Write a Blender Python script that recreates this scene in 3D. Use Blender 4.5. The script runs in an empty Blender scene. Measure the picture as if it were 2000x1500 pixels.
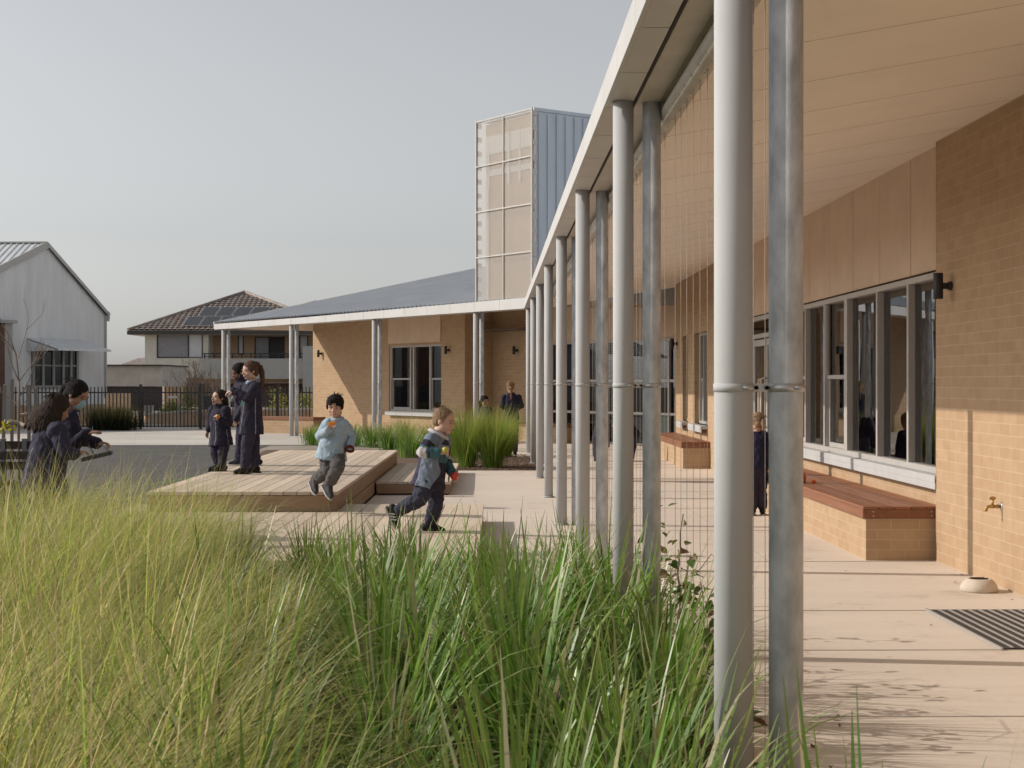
import bpy, bmesh, math, random
import numpy as np
from mathutils import Vector, Matrix, noise
random.seed(7); rng = np.random.default_rng(7)
SC = bpy.context.scene
COL = SC.collection
R = math.radians
V = Vector

# ------------------------------------------------------------------ measures
# The camera stands at the origin, eye height 1.5 m; world Y runs along the near veranda.
EYE, FPX, HZ = 1.5, 3000.0, 748.0
YAW = R(0.649)
ca, sa = math.cos(YAW), math.sin(YAW)
def cw(xc, yc, z): return V((xc*ca + yc*sa, -xc*sa + yc*ca, z))
def P(px, py, Y): return cw((px-1000)*Y/FPX, Y, EYE + (HZ-py)*Y/FPX)      # survey point at depth Y
def G(px, py, z=0.0): return P(px, py, (EYE-z)*FPX/(py-HZ))               # survey point at height z
def gz(y): return 0.1*min(1.0, max(0.0, (y-22.0)/18.0))                   # the yard rises a little to the back
TH = R(34.5)
WC = V((0.71, 31.97, 0)); WD = V((-math.sin(TH), math.cos(TH), 0)); WN = V((math.cos(TH), math.sin(TH), 0))
def W(s, d, z=0.0): return WC + WD*s + WN*d + V((0, 0, z))                # wing frame: along, inward
UP = V((0, 0, 1))

# ------------------------------------------------------------------ node materials
MATS = {}
def mat(name, col, rough=.6, var=.12, vs=6.0, bump=0.0, bs=60.0, metal=0.0, spec=.5, stretch=None, col2=None, coat=0.0, detail=4.0):
    if name in MATS: return MATS[name]
    m = bpy.data.materials.new(name); m.use_nodes = True
    nt = m.node_tree; N = nt.nodes; L = nt.links
    b = N['Principled BSDF']
    b.inputs['Roughness'].default_value = rough; b.inputs['Metallic'].default_value = metal
    b.inputs['Specular IOR Level'].default_value = spec
    if coat: b.inputs['Coat Weight'].default_value = coat
    tc = N.new('ShaderNodeTexCoord'); mp = N.new('ShaderNodeMapping')
    L.new(tc.outputs['Object'], mp.inputs['Vector'])
    if stretch: mp.inputs['Scale'].default_value = stretch
    nz = N.new('ShaderNodeTexNoise'); nz.inputs['Scale'].default_value = vs; nz.inputs['Detail'].default_value = detail
    nz.inputs['Roughness'].default_value = .6
    L.new(mp.outputs['Vector'], nz.inputs['Vector'])
    rp = N.new('ShaderNodeValToRGB')
    c2 = col2 if col2 else tuple(max(0, c*(1-2*var)) for c in col)
    c1 = col if col2 else tuple(min(1, c*(1+var)) for c in col)
    rp.color_ramp.elements[0].position = .3; rp.color_ramp.elements[1].position = .7
    rp.color_ramp.elements[0].color = (*c2, 1); rp.color_ramp.elements[1].color = (*c1, 1)
    L.new(nz.outputs['Fac'], rp.inputs['Fac']); L.new(rp.outputs['Color'], b.inputs['Base Color'])
    if bump:
        n2 = N.new('ShaderNodeTexNoise'); n2.inputs['Scale'].default_value = bs; n2.inputs['Detail'].default_value = 3
        L.new(mp.outputs['Vector'], n2.inputs['Vector'])
        bp = N.new('ShaderNodeBump'); bp.inputs['Strength'].default_value = bump; bp.inputs['Distance'].default_value = .01
        L.new(n2.outputs['Fac'], bp.inputs['Height']); L.new(bp.outputs['Normal'], b.inputs['Normal'])
    MATS[name] = m
    return m

def brick_mat(name, c1, c2, mortar, bw=.24, rh=.086, ms=.005, bump=.38):
    if name in MATS: return MATS[name]
    m = bpy.data.materials.new(name); m.use_nodes = True
    nt = m.node_tree; N = nt.nodes; L = nt.links; b = N['Principled BSDF']
    b.inputs['Roughness'].default_value = .85; b.inputs['Specular IOR Level'].default_value = .25
    uv = N.new('ShaderNodeUVMap'); br = N.new('ShaderNodeTexBrick')
    br.inputs['Scale'].default_value = 1.0; br.inputs['Brick Width'].default_value = bw
    br.inputs['Row Height'].default_value = rh; br.inputs['Mortar Size'].default_value = ms
    br.inputs['Mortar Smooth'].default_value = .2; br.inputs['Bias'].default_value = -.1
    br.inputs['Color1'].default_value = (*c1, 1); br.inputs['Color2'].default_value = (*c2, 1); br.inputs['Mortar'].default_value = (*mortar, 1)
    L.new(uv.outputs['UV'], br.inputs['Vector'])
    nz = N.new('ShaderNodeTexNoise'); nz.inputs['Scale'].default_value = 7; nz.inputs['Detail'].default_value = 6
    L.new(uv.outputs['UV'], nz.inputs['Vector'])
    mx = N.new('ShaderNodeMixRGB'); mx.blend_type = 'MULTIPLY'; mx.inputs['Fac'].default_value = .35
    rp = N.new('ShaderNodeValToRGB'); rp.color_ramp.elements[0].position = .3; rp.color_ramp.elements[1].position = .7
    rp.color_ramp.elements[0].color = (.70, .67, .64, 1); rp.color_ramp.elements[1].color = (1, 1, 1, 1)
    L.new(nz.outputs['Fac'], rp.inputs['Fac'])
    L.new(br.outputs['Color'], mx.inputs['Color1']); L.new(rp.outputs['Color'], mx.inputs['Color2'])
    L.new(mx.outputs['Color'], b.inputs['Base Color'])
    n2 = N.new('ShaderNodeTexNoise'); n2.inputs['Scale'].default_value = 120; L.new(uv.outputs['UV'], n2.inputs['Vector'])
    ad = N.new('ShaderNodeMath'); ad.operation = 'MULTIPLY_ADD'; ad.inputs[1].default_value = -1.0
    ml = N.new('ShaderNodeMath'); ml.operation = 'MULTIPLY'; ml.inputs[1].default_value = .25
    L.new(n2.outputs['Fac'], ml.inputs[0]); L.new(br.outputs['Fac'], ad.inputs[0]); L.new(ml.outputs[0], ad.inputs[2])
    bp = N.new('ShaderNodeBump'); bp.inputs['Strength'].default_value = bump; bp.inputs['Distance'].default_value = .008
    L.new(ad.outputs[0], bp.inputs['Height']); L.new(bp.outputs['Normal'], b.inputs['Normal'])
    MATS[name] = m; return m

def wood_mat(name, base, dark, rough=.7, grain=(2.5, 40, 40), board=0.14):
    """Timber: grain along local/UV u; each board (UV v band) gets its own tone."""
    if name in MATS: return MATS[name]
    m = bpy.data.materials.new(name); m.use_nodes = True
    nt = m.node_tree; N = nt.nodes; L = nt.links; b = N['Principled BSDF']
    b.inputs['Roughness'].default_value = rough; b.inputs['Specular IOR Level'].default_value = .3
    at = N.new('ShaderNodeAttribute'); at.attribute_name = 'tone'
    tc = N.new('ShaderNodeTexCoord'); mp = N.new('ShaderNodeMapping'); mp.inputs['Scale'].default_value = grain
    L.new(tc.outputs['Object'], mp.inputs['Vector'])
    nz = N.new('ShaderNodeTexNoise'); nz.inputs['Scale'].default_value = 1.0; nz.inputs['Detail'].default_value = 6; nz.inputs['Roughness'].default_value = .7
    L.new(mp.outputs['Vector'], nz.inputs['Vector'])
    rp = N.new('ShaderNodeValToRGB'); rp.color_ramp.elements[0].position = .28; rp.color_ramp.elements[1].position = .72
    rp.color_ramp.elements[0].color = (*dark, 1); rp.color_ramp.elements[1].color = (*base, 1)
    L.new(nz.outputs['Fac'], rp.inputs['Fac'])
    mx = N.new('ShaderNodeMixRGB'); mx.blend_type = 'MULTIPLY'; mx.inputs['Fac'].default_value = 1
    L.new(rp.outputs['Color'], mx.inputs['Color1']); L.new(at.outputs['Color'], mx.inputs['Color2'])
    L.new(mx.outputs['Color'], b.inputs['Base Color'])
    bp = N.new('ShaderNodeBump'); bp.inputs['Strength'].default_value = .25; bp.inputs['Distance'].default_value = .004
    L.new(nz.outputs['Fac'], bp.inputs['Height']); L.new(bp.outputs['Normal'], b.inputs['Normal'])
    MATS[name] = m; return m

def leaf_mat(name, trans=.35, rough=.42, spec=.4):
    if name in MATS: return MATS[name]
    m = bpy.data.materials.new(name); m.use_nodes = True
    nt = m.node_tree; N = nt.nodes; L = nt.links; b = N['Principled BSDF']
    b.inputs['Roughness'].default_value = rough; b.inputs['Specular IOR Level'].default_value = spec
    at = N.new('ShaderNodeAttribute'); at.attribute_name = 'tone'
    L.new(at.outputs['Color'], b.inputs['Base Color'])
    tr = N.new('ShaderNodeBsdfTranslucent'); mx = N.new('ShaderNodeMixShader'); mx.inputs['Fac'].default_value = trans
    hs = N.new('ShaderNodeHueSaturation'); hs.inputs['Saturation'].default_value = 1.15; hs.inputs['Value'].default_value = 1.55
    L.new(at.outputs['Color'], hs.inputs['Color']); L.new(hs.outputs['Color'], tr.inputs['Color'])
    out = N['Material Output']
    L.new(b.outputs[0], mx.inputs[1]); L.new(tr.outputs[0], mx.inputs[2]); L.new(mx.outputs[0], out.inputs['Surface'])
    MATS[name] = m; return m

def broom_mat(name, c1, c2):
    m = bpy.data.materials.new(name); m.use_nodes = True
    nt = m.node_tree; N = nt.nodes; L = nt.links; b = N['Principled BSDF']; b.inputs['Roughness'].default_value = .88; b.inputs['Specular IOR Level'].default_value = .3
    tc = N.new('ShaderNodeTexCoord'); fac = None
    for (sc, w_) in (((.12, 5.0, 1), .35), ((.5, 60, 1), .30), ((.45, .45, .45), .6), ((26, 26, 26), .22)):
        mp = N.new('ShaderNodeMapping'); mp.inputs['Scale'].default_value = sc; L.new(tc.outputs['Object'], mp.inputs['Vector'])
        nz = N.new('ShaderNodeTexNoise'); nz.inputs['Scale'].default_value = 1.0; nz.inputs['Detail'].default_value = 5; L.new(mp.outputs[0], nz.inputs['Vector'])
        ml = N.new('ShaderNodeMath'); ml.operation = 'MULTIPLY_ADD'; ml.inputs[1].default_value = w_; L.new(nz.outputs['Fac'], ml.inputs[0])
        if fac is None: ml.inputs[2].default_value = -.235
        else: L.new(fac, ml.inputs[2])
        fac = ml.outputs[0]
    rp = N.new('ShaderNodeValToRGB'); rp.color_ramp.elements[0].position = .30; rp.color_ramp.elements[1].position = .70
    rp.color_ramp.elements[0].color = (*c2, 1); rp.color_ramp.elements[1].color = (*c1, 1)
    L.new(fac, rp.inputs['Fac']); L.new(rp.outputs[0], b.inputs['Base Color'])
    st = N.new('ShaderNodeTexNoise'); st.inputs['Scale'].default_value = 1.7; st.inputs['Detail'].default_value = 9; st.inputs['Roughness'].default_value = .68; L.new(tc.outputs['Object'], st.inputs['Vector'])
    sr = N.new('ShaderNodeValToRGB'); sr.color_ramp.elements[0].position = .56; sr.color_ramp.elements[1].position = .70
    sr.color_ramp.elements[0].color = (1, 1, 1, 1); sr.color_ramp.elements[1].color = (.80, .77, .74, 1); L.new(st.outputs['Fac'], sr.inputs['Fac'])
    sp = N.new('ShaderNodeTexVoronoi'); sp.inputs['Scale'].default_value = 3.1; L.new(tc.outputs['Object'], sp.inputs['Vector'])
    sq = N.new('ShaderNodeValToRGB'); sq.color_ramp.elements[0].position = .03; sq.color_ramp.elements[1].position = .06
    sq.color_ramp.elements[0].color = (.72, .68, .64, 1); sq.color_ramp.elements[1].color = (1, 1, 1, 1); L.new(sp.outputs['Distance'], sq.inputs['Fac'])
    m1 = N.new('ShaderNodeMixRGB'); m1.blend_type = 'MULTIPLY'; m1.inputs['Fac'].default_value = 1; L.new(rp.outputs[0], m1.inputs['Color1']); L.new(sr.outputs[0], m1.inputs['Color2'])
    m2 = N.new('ShaderNodeMixRGB'); m2.blend_type = 'MULTIPLY'; m2.inputs['Fac'].default_value = 1; L.new(m1.outputs[0], m2.inputs['Color1']); L.new(sq.outputs[0], m2.inputs['Color2'])
    L.new(m2.outputs[0], b.inputs['Base Color'])
    bp = N.new('ShaderNodeBump'); bp.inputs['Strength'].default_value = .25; bp.inputs['Distance'].default_value = .006
    L.new(fac, bp.inputs['Height']); L.new(bp.outputs[0], b.inputs['Normal'])
    MATS[name] = m; return m

def glass_mat(name, tint, ior=2.5):
    if name in MATS: return MATS[name]
    m = bpy.data.materials.new(name); m.use_nodes = True
    nt = m.node_tree; N = nt.nodes; L = nt.links
    for n in list(N):
        if n.type != 'OUTPUT_MATERIAL': N.remove(n)
    out = [n for n in N if n.type == 'OUTPUT_MATERIAL'][0]
    fr = N.new('ShaderNodeFresnel'); fr.inputs['IOR'].default_value = ior
    t = N.new('ShaderNodeBsdfTransparent'); t.inputs['Color'].default_value = (*tint, 1)
    g = N.new('ShaderNodeBsdfGlossy'); g.inputs['Roughness'].default_value = .0; g.inputs['Color'].default_value = (.95, .97, 1, 1)
    tc = N.new('ShaderNodeTexCoord'); nz = N.new('ShaderNodeTexNoise'); nz.inputs['Scale'].default_value = 1.6
    L.new(tc.outputs['Object'], nz.inputs['Vector'])
    bp = N.new('ShaderNodeBump'); bp.inputs['Strength'].default_value = .015; bp.inputs['Distance'].default_value = .02
    L.new(nz.outputs['Fac'], bp.inputs['Height']); L.new(bp.outputs['Normal'], g.inputs['Normal'])
    mx = N.new('ShaderNodeMixShader'); L.new(fr.outputs[0], mx.inputs['Fac'])
    L.new(t.outputs[0], mx.inputs[1]); L.new(g.outputs[0], mx.inputs[2]); L.new(mx.outputs[0], out.inputs['Surface'])
    MATS[name] = m; return m

# ------------------------------------------------------------------ mesh builder
class MB:
    def __init__(s): s.v = []; s.f = []; s.m = []; s.t = []; s.sm = []
    def add(s, vs, fs, mi=0, tone=None, smooth=False):
        o = len(s.v); s.v += [V(v) for v in vs]
        for f in fs:
            s.f.append([i+o for i in f]); s.m.append(mi); s.t.append(tone); s.sm.append(smooth)
        return s
    def obox(s, c, ax, ay, az, mi=0, tone=None):
        """box from a centre and three half-axis vectors"""
        c = V(c); ax = V(ax); ay = V(ay); az = V(az)
        if ax.cross(ay).dot(az) < 0: ax = -ax
        vs = [c + ax*i + ay*j + az*k for k in (-1, 1) for j in (-1, 1) for i in (-1, 1)]
        return s.add(vs, [(0, 2, 3, 1), (4, 5, 7, 6), (0, 1, 5, 4), (2, 6, 7, 3), (0, 4, 6, 2), (1, 3, 7, 5)], mi, tone)
    def box(s, x0, x1, y0, y1, z0, z1, mi=0, tone=None):
        return s.obox(((x0+x1)/2, (y0+y1)/2, (z0+z1)/2), (abs(x1-x0)/2, 0, 0), (0, abs(y1-y0)/2, 0), (0, 0, abs(z1-z0)/2), mi, tone)
    def bar(s, a, b, w, h, mi=0, upv=UP, tone=None):
        a = V(a); b = V(b); d = b-a; l = d.length; d = d/l
        u = V(upv); u = u - d*u.dot(d)
        if u.length < 1e-4: u = V((1, 0, 0)) - d*d.x
        u.normalize(); r = d.cross(u)
        return s.obox((a+b)/2, d*(l/2), r*(w/2), u*(h/2), mi, tone)
    def tube(s, pts, rad, seg=10, mi=0, caps=True, tone=None):
        pts = [V(p) for p in pts]; n = len(pts)
        rs = rad if isinstance(rad, (list, tuple)) else [rad]*n
        vs = []; fs = []; prev = None
        for i, p in enumerate(pts):
            d = (pts[min(i+1, n-1)] - pts[max(i-1, 0)]).normalized()
            if prev is None:
                r = d.orthogonal().normalized()
            else:
                r = prev - d*prev.dot(d)
                r = r.normalized() if r.length > 1e-5 else d.orthogonal().normalized()
            prev = r; q = d.cross(r)
            for k in range(seg):
                a = 2*math.pi*k/seg
                vs.append(p + (r*math.cos(a) + q*math.sin(a))*rs[i])
        for i in range(n-1):
            for k in range(seg):
                k2 = (k+1) % seg
                fs.append((i*seg+k, i*seg+k2, (i+1)*seg+k2, (i+1)*seg+k))
        s.add(vs, fs, mi, tone, True)
        if caps:
            o = len(s.v) - len(vs)
            s.f.append([o+k for k in range(seg)][::-1]); s.m.append(mi); s.t.append(tone); s.sm.append(False)
            s.f.append([o+(n-1)*seg+k for k in range(seg)]); s.m.append(mi); s.t.append(tone); s.sm.append(False)
        return s
    def rcone(s, a, b, ra, rb, seg=14, mi=0):
        a = V(a); b = V(b); d = b-a; l = max(d.length, 1e-5); d = d/l
        pts = []; rs = []
        for k in range(4): t = math.pi/2*(1-k/3.5) ; pts.append(a - d*ra*math.sin(t)); rs.append(max(ra*math.cos(t), ra*.08))
        for k in range(1, 4): pts.append(a + d*l*k/4); rs.append(ra+(rb-ra)*k/4)
        for k in range(3, -1, -1): t = math.pi/2*(1-k/3.5); pts.append(b + d*rb*math.sin(t)); rs.append(max(rb*math.cos(t), rb*.08))
        return s.tube(pts, rs, seg, mi)
    def ell(s, c, ax, ay, az, seg=16, rings=10, mi=0):
        c = V(c); ax = V(ax); ay = V(ay); az = V(az); vs = [c-az]; fs = []
        for i in range(1, rings):
            t = -math.pi/2 + math.pi*i/rings
            for k in range(seg):
                a = 2*math.pi*k/seg
                vs.append(c + ax*math.cos(a)*math.cos(t) + ay*math.sin(a)*math.cos(t) + az*math.sin(t))
        vs.append(c+az)
        for k in range(seg): fs.append((0, 1+(k+1) % seg, 1+k))
        for i in range(rings-2):
            for k in range(seg):
                k2 = (k+1) % seg; o = 1+i*seg
                fs.append((o+k, o+k2, o+seg+k2, o+seg+k))
        o = 1+(rings-2)*seg; t = len(vs)-1
        for k in range(seg): fs.append((o+k, o+(k+1) % seg, t))
        return s.add(vs, fs, mi, None, True)
    def loft(s, rings, mi=0, caps=True, smooth=True):
        n = len(rings[0]); vs = [p for r in rings for p in r]; fs = []
        for i in range(len(rings)-1):
            for k in range(n):
                k2 = (k+1) % n
                fs.append((i*n+k, i*n+k2, (i+1)*n+k2, (i+1)*n+k))
        if caps: fs.append(tuple(range(n))[::-1]); fs.append(tuple((len(rings)-1)*n+k for k in range(n)))
        return s.add(vs, fs, mi, None, smooth)
    def lathe(s, c, prof, seg=24, mi=0, axis=UP):
        axis = V(axis).normalized(); r0 = axis.orthogonal().normalized(); q = axis.cross(r0); c = V(c)
        rings = [[c + axis*z + (r0*math.cos(2*math.pi*k/seg) + q*math.sin(2*math.pi*k/seg))*max(r, 1e-4) for k in range(seg)] for r, z in prof]
        return s.loft(rings, mi, True)
    def prism(s, poly, off, mi=0):
        """polygon (world points) extruded by the vector off"""
        n = len(poly); off = V(off); vs = [V(p) for p in poly] + [V(p)+off for p in poly]
        fs = [tuple(range(n))[::-1], tuple(range(n, 2*n))] + [(i, (i+1) % n, n+(i+1) % n, n+i) for i in range(n)]
        return s.add(vs, fs, mi)
    def mesh(s, name, mats, origin=V((0, 0, 0)), fixn=True):
        me = bpy.data.meshes.new(name)
        o = V(origin)
        me.from_pydata([tuple(v-o) for v in s.v], [], s.f)
        for m in mats: me.materials.append(m)
        me.polygons.foreach_set('material_index', s.m)
        me.polygons.foreach_set('use_smooth', s.sm)
        if fixn:
            bm = bmesh.new(); bm.from_mesh(me); bmesh.ops.recalc_face_normals(bm, faces=bm.faces[:]); bm.to_mesh(me); bm.free()
        uvl = me.uv_layers.new(name='UVMap'); uvs = np.zeros((len(me.loops), 2), 'f')
        for p in me.polygons:
            n = p.normal
            if abs(n.z) > .75: t = V((1, 0, 0)); b = V((0, 1, 0))
            else: t = UP.cross(n).normalized(); b = UP
            for li in p.loop_indices:
                q = me.vertices[me.loops[li].vertex_index].co + o
                uvs[li] = (q.dot(t), q.dot(b))
        uvl.data.foreach_set('uv', uvs.ravel())
        if any(t is not None for t in s.t):
            at = me.attributes.new('tone', 'FLOAT_COLOR', 'CORNER'); arr = np.ones((len(me.loops), 4), 'f')
            for p, t in zip(me.polygons, s.t):
                if t is None: continue
                c = (t, t, t) if isinstance(t, float) else t
                for li in p.loop_indices: arr[li, :3] = c
            at.data.foreach_set('color', arr.ravel())
        return me
    def build(s, name, mats, parent=None, bevel=0.0, fixn=True):
        mats = mats if isinstance(mats, (list, tuple)) else [mats]
        o = parent_origin(parent)
        ob = bpy.data.objects.new(name, s.mesh(name, mats, o, fixn)); COL.objects.link(ob)
        if parent is not None: ob.parent = parent
        if bevel:
            bv = ob.modifiers.new('bevel', 'BEVEL'); bv.width = bevel; bv.segments = 2; bv.limit_method = 'ANGLE'; bv.angle_limit = R(40)
            bv.harden_normals = False
        return ob
def parent_origin(p):
    o = V((0, 0, 0))
    while p is not None: o += p.location; p = p.parent
    return o
def thing(name, label, cat, loc=(0, 0, 0), group=None):
    o = bpy.data.objects.new(name, None); COL.objects.link(o); o.location = loc; o.empty_display_size = .1
    o['kind'] = 'thing'
    return tag(o, label, cat, group)
def tag(o, label, cat, group=None, kind=None):
    if label: o['label'] = label
    if cat: o['category'] = cat
    if group: o['group'] = group
    if kind: o['kind'] = kind
    return o
def struct(o): o['kind'] = 'structure'; return o
def copy_tree(o, parent=None):
    c = o.copy(); COL.objects.link(c)
    if parent is not None: c.parent = parent
    for ch in list(o.children): copy_tree(ch, c)
    return c

def clip(poly, axis_y, keep_above):
    out = []
    for i in range(len(poly)):
        a = poly[i]; b = poly[(i+1) % len(poly)]
        ia = (a[1] >= axis_y) == keep_above; ib = (b[1] >= axis_y) == keep_above
        if ia: out.append(a)
        if ia != ib:
            t = (axis_y-a[1])/(b[1]-a[1]); out.append((a[0]+(b[0]-a[0])*t, axis_y))
    return out
def sheet(name, poly, dz, m, label=None):
    """flat ground sheet that follows the yard's gentle rise"""
    mb = MB()
    for lo, hi in ((-1e4, 22), (22, 40), (40, 1e4)):
        q = clip(clip(poly, lo, True), hi, False)
        if len(q) >= 3: mb.add([(x, y, gz(y)+dz) for x, y in q], [tuple(range(len(q)))])
    ob = mb.build(name, m, fixn=False)
    bm = bmesh.new(); bm.from_mesh(ob.data)
    for f in bm.faces:
        f.normal_update()
        if f.normal.z < 0: f.normal_flip()
    bm.to_mesh(ob.data); bm.free()
    struct(ob)
    return ob

def blades(name, base, length, width, phi, a0, a1, tone, m, segs=5, tip=None, parent=None, fold=.0):
    """many grass blades as one mesh. base (N,3); phi lean direction; a0/a1 start/end tilt from the vertical."""
    n = len(length); o = np.array(parent_origin(parent)) if parent is not None else np.zeros(3)
    t = np.linspace(0, 1, segs+1)
    h = np.zeros(n); z = np.zeros(n); pts = np.zeros((n, segs+1, 3)); ts = rng.uniform(-.9, .9, n)
    for i in range(segs+1):
        if i:
            ang = a0 + (a1-a0)*((t[i]+t[i-1])/2)**1.4
            h += np.sin(ang)*length/segs; z += np.cos(ang)*length/segs
        pts[:, i, 0] = base[:, 0] + h*np.cos(phi); pts[:, i, 1] = base[:, 1] + h*np.sin(phi); pts[:, i, 2] = base[:, 2] + z
    wv = np.stack([-np.sin(phi)*np.cos(ts)+np.cos(phi)*np.sin(ts)*.6, np.cos(phi)*np.cos(ts)+np.sin(phi)*np.sin(ts)*.6, np.sin(ts)*.5], 1)
    wp = np.minimum(1, (1.02-t)**.75*1.25)*np.where(t < .1, .75, 1)
    vs = np.zeros((n, segs+1, 2, 3))
    for i in range(segs+1):
        off = wv*(width*wp[i]/2)[:, None]
        vs[:, i, 0] = pts[:, i]-off; vs[:, i, 1] = pts[:, i]+off
    vs = vs.reshape(-1, 3) - o
    idx = np.arange(n*(segs+1)*2).reshape(n, segs+1, 2)
    q = np.stack([idx[:, :-1, 0], idx[:, :-1, 1], idx[:, 1:, 1], idx[:, 1:, 0]], -1).reshape(-1, 4)
    me = bpy.data.meshes.new(name); me.vertices.add(len(vs)); me.vertices.foreach_set('co', vs.astype('f').ravel())
    me.loops.add(q.size); me.loops.foreach_set('vertex_index', q.astype('i').ravel())
    me.polygons.add(len(q)); me.polygons.foreach_set('loop_start', np.arange(0, q.size, 4, dtype='i')); me.polygons.foreach_set('loop_total', np.full(len(q), 4, 'i'))
    me.update(calc_edges=True); me.polygons.foreach_set('use_smooth', np.ones(len(q), bool))
    colv = np.ones((n, segs+1, 2, 4)); colv[..., :3] = tone[:, None, None, :]
    if tip is not None:
        k = np.clip((t-.45)/.55, 0, 1)[None, :, None, None]*rng.uniform(0, 1, (n, 1, 1, 1))
        colv[..., :3] = colv[..., :3]*(1-k) + np.array(tip)*k
    at = me.attributes.new('tone', 'FLOAT_COLOR', 'POINT'); at.data.foreach_set('color', colv.astype('f').ravel())
    me.materials.append(m)
    ob = bpy.data.objects.new(name, me); COL.objects.link(ob)
    if parent is not None: ob.parent = parent
    return ob
# ------------------------------------------------------------------ materials
M = {}
M['brick'] = brick_mat('cream_brick', (.485, .345, .22), (.445, .305, .19), (.52, .40, .28))
M['brick_old'] = brick_mat('tan_brick', (.55, .39, .26), (.48, .33, .21), (.55, .45, .34))
M['brick_dark'] = brick_mat('dark_brick', (.15, .085, .06), (.12, .065, .05), (.16, .12, .10))
M['white'] = mat('white_powdercoat', (.485, .495, .505), .75, .03, 3, .02, 200, spec=.15)
M['fascia'] = mat('fascia_panel', (.57, .565, .56), .5, .04, 1.2, .03, 30)
M['galv'] = mat('galvanised_steel', (.70, .735, .78), .7, .0, 16, .06, 90, metal=.0, spec=.22, col2=(.38, .405, .43), stretch=(1, 1, .45), detail=6)
M['beam'] = mat('painted_beam', (.52, .48, .43), .55, .08, 4, .03, 40)
M['soffit'] = mat('soffit_sheet', (.90, .81, .715), .65, .02, 2, .01, 20)
M['clad'] = mat('tan_cladding', (.66, .505, .38), .6, .05, 2, .01, 20)
M['frame'] = mat('window_aluminium', (.46, .445, .43), .4, .03, 5)
M['gap'] = mat('shadow_joint', (.03, .025, .025), .9, .1)
M['dark'] = mat('black_powdercoat', (.018, .016, .020), .45, .1)
M['glass'] = glass_mat('clear_glass', (.62, .66, .66))
M['glassd'] = glass_mat('dark_glass', (.32, .33, .36), 1.5)
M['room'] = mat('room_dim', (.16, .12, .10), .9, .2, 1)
M['conc'] = broom_mat('broom_concrete', (.74, .655, .575), (.62, .545, .475))
M['asph'] = mat('asphalt', (.10, .093, .093), .9, .16, 2.0, .5, 220, detail=8)
M['apron'] = mat('pale_concrete', (.58, .545, .50), .85, .10, .6, .2, 90, detail=8)
M['earth'] = mat('earth', (.34, .30, .25), .95, .2, .6, .6, 30)
M['mulch'] = mat('bark_mulch', (.20, .13, .09), .95, .0, 30, 1.0, 60, col2=(.07, .042, .03))
M['roofblue'] = mat('corrugated_roof', (.50, .525, .56), .5, .06, 1.5, metal=.1)
M['seam'] = mat('standing_seam_steel', (.56, .61, .68), .55, .06, 1.0, metal=.15, stretch=(3, 3, .4))
M['zinc'] = mat('corrugated_wall', (.74, .765, .79), .55, .05, 1.2, metal=.2, stretch=(3, 3, .4))
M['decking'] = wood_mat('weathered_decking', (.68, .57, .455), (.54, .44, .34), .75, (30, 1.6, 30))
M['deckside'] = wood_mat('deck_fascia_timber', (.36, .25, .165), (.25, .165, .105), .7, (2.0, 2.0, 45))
M['jarrah'] = wood_mat('oiled_red_timber', (.37, .17, .095), (.25, .10, .055), .42, (30, 1.8, 30))
M['render'] = mat('grey_render', (.66, .64, .57), .9, .04, 2, .1, 60)
M['render_d'] = mat('dark_grey_render', (.40, .40, .39), .9, .04, 2, .1, 60)
M['cream'] = mat('cream_render', (.50, .46, .42), .9, .10, 1.5, .1, 60)
M['tile'] = mat('roof_tile', (.30, .25, .225), .7, .2, 3.0, .1, 60)
M['solar'] = mat('solar_cell', (.02, .022, .03), .18, .1, 3)
M['alu'] = mat('bare_aluminium', (.55, .55, .55), .4, .03, metal=.6)
M['door'] = mat('roller_door', (.075, .06, .06), .6, .05)
M['rail'] = mat('dark_rail', (.03, .027, .03), .5, .1)
M['greenp'] = mat('green_panel', (.10, .15, .13), .4, .08)

# ------------------------------------------------------------------ setting
sheet('ground', [(-400, -60), (400, -60), (400, 600), (-400, 600)], -.016, M['earth'])
sheet('playground_asphalt', [(-26, 10.9), (-1.6, 10.9), (-1.6, 26.2), (-5.0, 26.4), (-5.2, 35.5), (-26, 35.5)], -.008, M['asph'])
sheet('concrete_path', [(.96, -8), (3.9, -8), (3.9, 36), (-1.6, 36), (-1.6, 10.9), (.96, 10.9)], -.004, M['conc'])
sheet('concrete_apron', [(-26, 35.504), (-1.604, 35.504), (-1.604, 52), (-26, 52)], -.004, M['apron'])
sheet('planting_bed', [(-8.5, -3), (.955, -3), (.955, 10.895), (-8.5, 10.895)], -.002, M['mulch'])
sheet('mulch_bed', [(-4.6, 26.0), (.85, 26.0), (.85, 29.6), (-2.2, 33.2), (-4.9, 33.0)], 0.004, M['mulch'])
# saw cuts in the path
mb = MB()
for y in (6.9, 8.62, 10.12, 12.9, 15.6, 18.4, 21.2, 24.0, 26.8, 29.6):
    mb.box(.98, 3.71, y-.006, y+.006, gz(y)-.003, gz(y)-.0005)
mb.box(2.3, 2.308, 13.0, 31, -.003, -.0004)
struct(mb.build('path_joint', M['beam']))
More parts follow.
